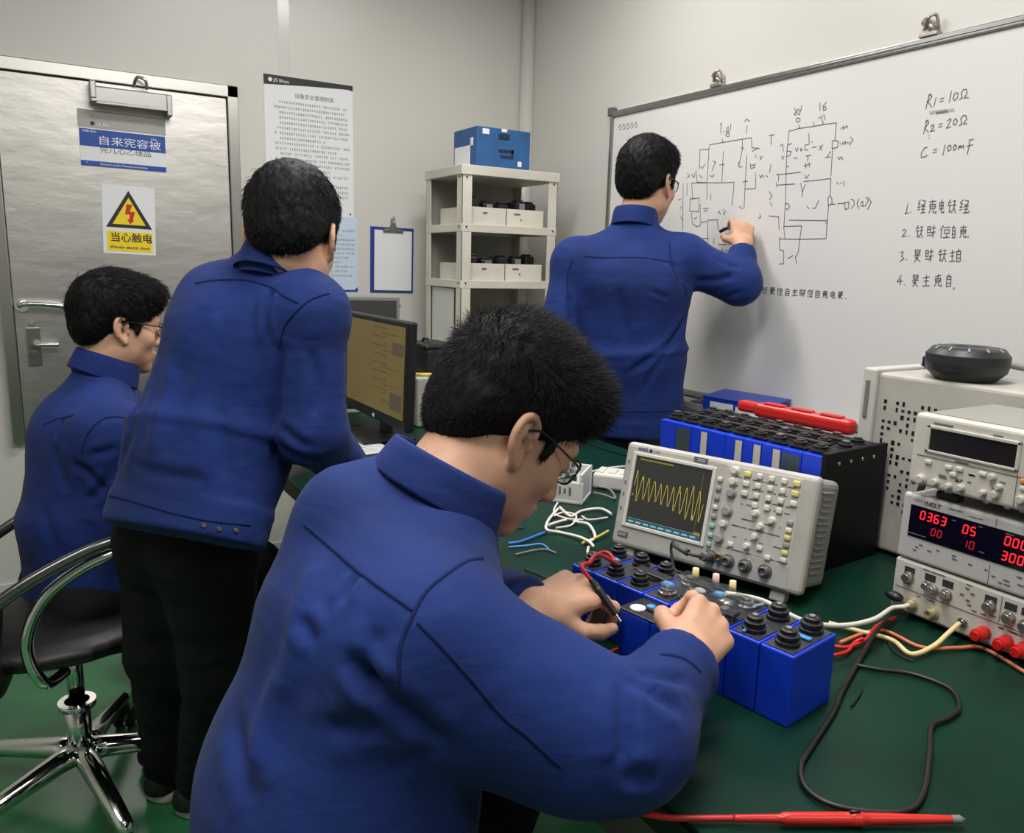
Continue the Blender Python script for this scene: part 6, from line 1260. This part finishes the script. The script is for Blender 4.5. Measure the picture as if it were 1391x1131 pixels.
    pn_ = thing('marker_pen', 'black whiteboard marker held by the man writing on the whiteboard', 'pen'); 
    mk = V(tp)+V(-.006, .004, .0); tipp = V(2.083, mk[1]+.012, mk[2]+.01); bd = nrm(mk-tipp); b = MB(); b.cyl(tipp+bd*.012, tipp+bd*.085, .0058, n=14); b.build('pen_body', M_BLACK, pn_); b = MB(); b.cyl(tipp, tipp+bd*.013, .002, .0042, 12); b.build('pen_tip', M_DARK, pn_)

# ---- man on the office chair
if 1:
    h = Head((0.1883,2.1977,1.1587), (.955, .22, -.18), (.17, .05, .98), .98)
    C7 = V((0.1393,2.1886,1.0387))
    SR, SL = V((0.1434,2.0377,0.9102)), V((0.1882,2.3666,0.9021))
    S0, S1, S2 = V((0.0628,2.1245,0.4957)), V((0.0773,2.1587,0.6860)), V((0.1030,2.1722,0.8683))
    RT = nrm(V(.26, -.97, 0))
    ER, EL = V((0.1828,1.9942,0.7189)), V((0.2497,2.2268,0.6615)); WR, WL = ER+V(.17, .13, .05), EL+V(.12, .03, .14)
    hR = hand_prims(WR, V(1, .1, -.1), V(0, 0, 1), 1, [(20, 30, 20)]*4, (-5, -1, 3, 8), [(-.7, .6, -.3), (-.3, .9, -.2), (-.1, .95, -.2)], .98)
    hL = hand_prims(WL, V(1, .1, -.1), V(0, 0, 1), -1, [(20, 30, 20)]*4, (-5, -1, 3, 8), [(-.7, .6, -.3), (-.3, .9, -.2), (-.1, .95, -.2)], .98)
    body = h.prims(C7+V(0.01, 0.0, 0), .055)+[C(C7+(S2-C7)*.45, S2, (.05, .04), (.13, .08), RT, .03), C(S2, S1, (.13, .08), (.12, .08), RT, .05), C(SR, SL, .045, k=.05), C(SR, ER, .042, .036, k=.03), C(ER, WR, .034, .025, k=.02), C(SL, EL, .042, .036, k=.03), C(EL, WL, .034, .025, k=.02)]+hR+hL
    p1 = person('person in a blue jacket with glasses sitting on the office chair at the far left', body, .004)
    jk = [C(S0+V(.02, 0, -.025), S1, (.195, .145), (.185, .13), RT, .05, cap=.3), C(S1, S2, (.185, .13), (.19, .12), RT, .05), C(S2, C7+V(0, 0, -.022), (.18, .11), (.068, .060), RT, .04),
          C(S2+V(0, 0, .03), SR, .09, .07, k=.06), C(S2+V(0, 0, .03), SL, .09, .07, k=.06), C(C7+V(0, 0, -.05), SR+V(0, 0, .0), .05, .06, k=.05), C(C7+V(0, 0, -.05), SL+V(0, 0, .0), .05, .06, k=.05),
          C(SR, ER, .074, .064, k=.03), C(ER, ER+(WR-ER)*.8, .062, .045, k=.03), C(SL, EL, .07, .06, k=.03), C(EL, EL+(WL-EL)*.8, .058, .045, k=.03)]+cuffs(ER, WR)+cuffs(EL, WL)
    j1 = jacket(p1, jk, [([(0.0520,2.0526,0.9550), (0.0402,2.0486,0.9344), (0.0300,2.0487,0.9146)], 0.01, -0.007),
        ([(0.0650,1.9965,0.8588), (0.0962,1.9737,0.8367), (0.1137,1.9659,0.7933)], 0.014, -0.009),
        ([(0.0972,1.9638,0.8851), (0.1203,1.9538,0.8900), (0.1475,1.9510,0.8999)], 0.012, -0.006),
        ([(0.1323,1.9539,0.8425), (0.1159,1.9636,0.8075), (0.0851,1.9836,0.7713)], 0.014, -0.007),
        ([(0.0284,2.0418,0.8955), (0.0383,2.0244,0.8362), (0.0460,2.0091,0.7870)], 0.018, -0.006),
        ([(-0.0025,2.0441,0.7488), (0.0128,1.9979,0.6725), (-0.0007,2.0056,0.5832)], 0.02, -0.006),
        ([(0.0679,1.9787,0.7401), (0.0848,1.9629,0.6720), (0.0715,1.9577,0.5872)], 0.02, -0.007)], [(.0009, (4, 10, 11), ((.5, .2, .84), (.84, -.4, -.35), (.2, .9, -.4)), 33), (.0007, (26, 9, 30), None, 34)], .0065, 'j1')
    for pts_ in [[(0.1686,1.9760,0.9616), (0.1340,1.9740,0.9646), (0.1060,1.9708,0.9471), (0.0866,1.9720,0.9165), (0.0803,1.9761,0.8841)],
        [(0.0122,2.0941,0.9367), (0.0419,2.0641,0.9520), (0.0709,2.0311,0.9643)]]: seam_strip('seam', j1, pts_, M_SEAM, .0024, j1)
    collar(p1, C7+V(.014, .004, .006), V(.30, .05, .95), V(.95, .2, -.25), .068, M_JACKET, .042, .054, .45)
    std_hair(p1, h, 28, 14000, L1=.024)
    glasses(p1, h); eyes(p1, h)
    hz = S0[2]+.0
    kR, kL = V(S0[0]+.42, S0[1]+.0, hz), V(S0[0]+.40, S0[1]+.28, hz)
    tr = [C(S0+RT*.09, S0-RT*.09, .115, .115, k=.06), C(S0+RT*.09, kR, .09, .068, k=.04), C(S0-RT*.09, kL, .09, .068, k=.04), C(kR, V((0.1694,2.0688,0.0000))+V(.045, .03, .06), .064, .048, k=.03), C(kL, V(.42, 2.28, .06), .064, .05, k=.03)]
    sdf_obj('trousers', tr, .008, M_TROUSER, p1)
    h1 = V((0.1661,2.0707,0.0000)); shoe(p1, h1, h1+V(.23, .10, 0)); shoe(p1, (.36, 2.22, 0), (.6, 2.32, 0))
    # office chair
    cx, cy = .03, 2.045
    oc = thing('office_chair', 'black swivel office chair with chrome arms and chrome star base', 'chair', (cx, cy, 0))
    b = MB()
    q = [E((-.02, .0, .47), (.24, .23, .055), .03, None), E((.15, 0, .465), (.09, .20, .05), .04)]
    sdf_obj('seat', q, .012, mat('chair_leather', (14, 14, 15), .45, bump=.1, bscale=60), oc)
    q = [C((-.175, -.03, .47), (-.25, -.03, .80), (.225, .045), (.20, .04), (0, 1, 0), .05), C((-.15, -.03, .42), (-.175, -.03, .49), (.2, .035), (.22, .035), (0, 1, 0), .05)]
    sdf_obj('backrest', q, .012, MATS['chair_leather'], oc)
    for s in (-1, 1):
        yy = s*.25
        b = MB(); b.tube(crom([(-.02, yy*.75, .43), (-.06, yy, .445), (-.085, yy, .53), (-.05, yy, .625), (.03, yy, .685), (.13, yy, .715)], 8), .0125, 10); ar = b.build('armrest', M_CHROME, oc)
        b = MB(); b.tube(crom([(-.15, yy, .62), (-.06, yy, .675), (.05, yy, .722), (.135, yy, .740)], 8), [.014]*25, 10); b.build('arm_pad', mat('pad_chrome', (120, 120, 122), .2, .9), ar)
    b = MB(); b.cyl((0, 0, .10), (0, 0, .26), .028); b.cyl((0, 0, .24), (0, 0, .43), .019); b.cyl((0, 0, .245), (0, 0, .26), .042); b.build('gas_lift', M_CHROME, oc)
    b = MB(); b.box((.02, 0, .422), (.24, .16, .03), .008); b.cyl((.10, -.02, .40), (.15, -.10, .37), .012); b.cyl((.155, -.05, .372), (.155, -.13, .372), .044); b.build('tilt_mechanism', M_BLACK, oc)
    for k in range(5):
        a = math.radians(-77+72*k); c_, s_ = math.cos(a), math.sin(a)
        b = MB(); b.tube([(0, 0, .125), (.06*c_, .06*s_, .122), (.30*c_, .30*s_, .088), (.315*c_, .315*s_, .075)], [.032, .027, .019, .012], 10); lg = b.build('base_leg', M_CHROME, oc)
        b = MB()
        for t in (-.014, .014): b.cyl((.305*c_-s_*t*.6, .305*s_+c_*t*.6, .027), (.305*c_-s_*t*1.6, .305*s_+c_*t*1.6, .027), .027, n=18)
        b.box((.305*c_, .305*s_, .05), (.03, .03, .035), .008); b.build('caster', M_BLACK, lg)
    bg = thing('floor_bag', 'dark brown bag on the floor behind the office chair base', 'bag', (.33, 2.62, 0))
    sdf_obj('bag_body', [E((0, 0, .13), (.16, .12, .14), .02), PL((0, 0, .001), (0, 0, -1), .003)], .012, mat('bag_brown', (48, 38, 34), .7), bg)
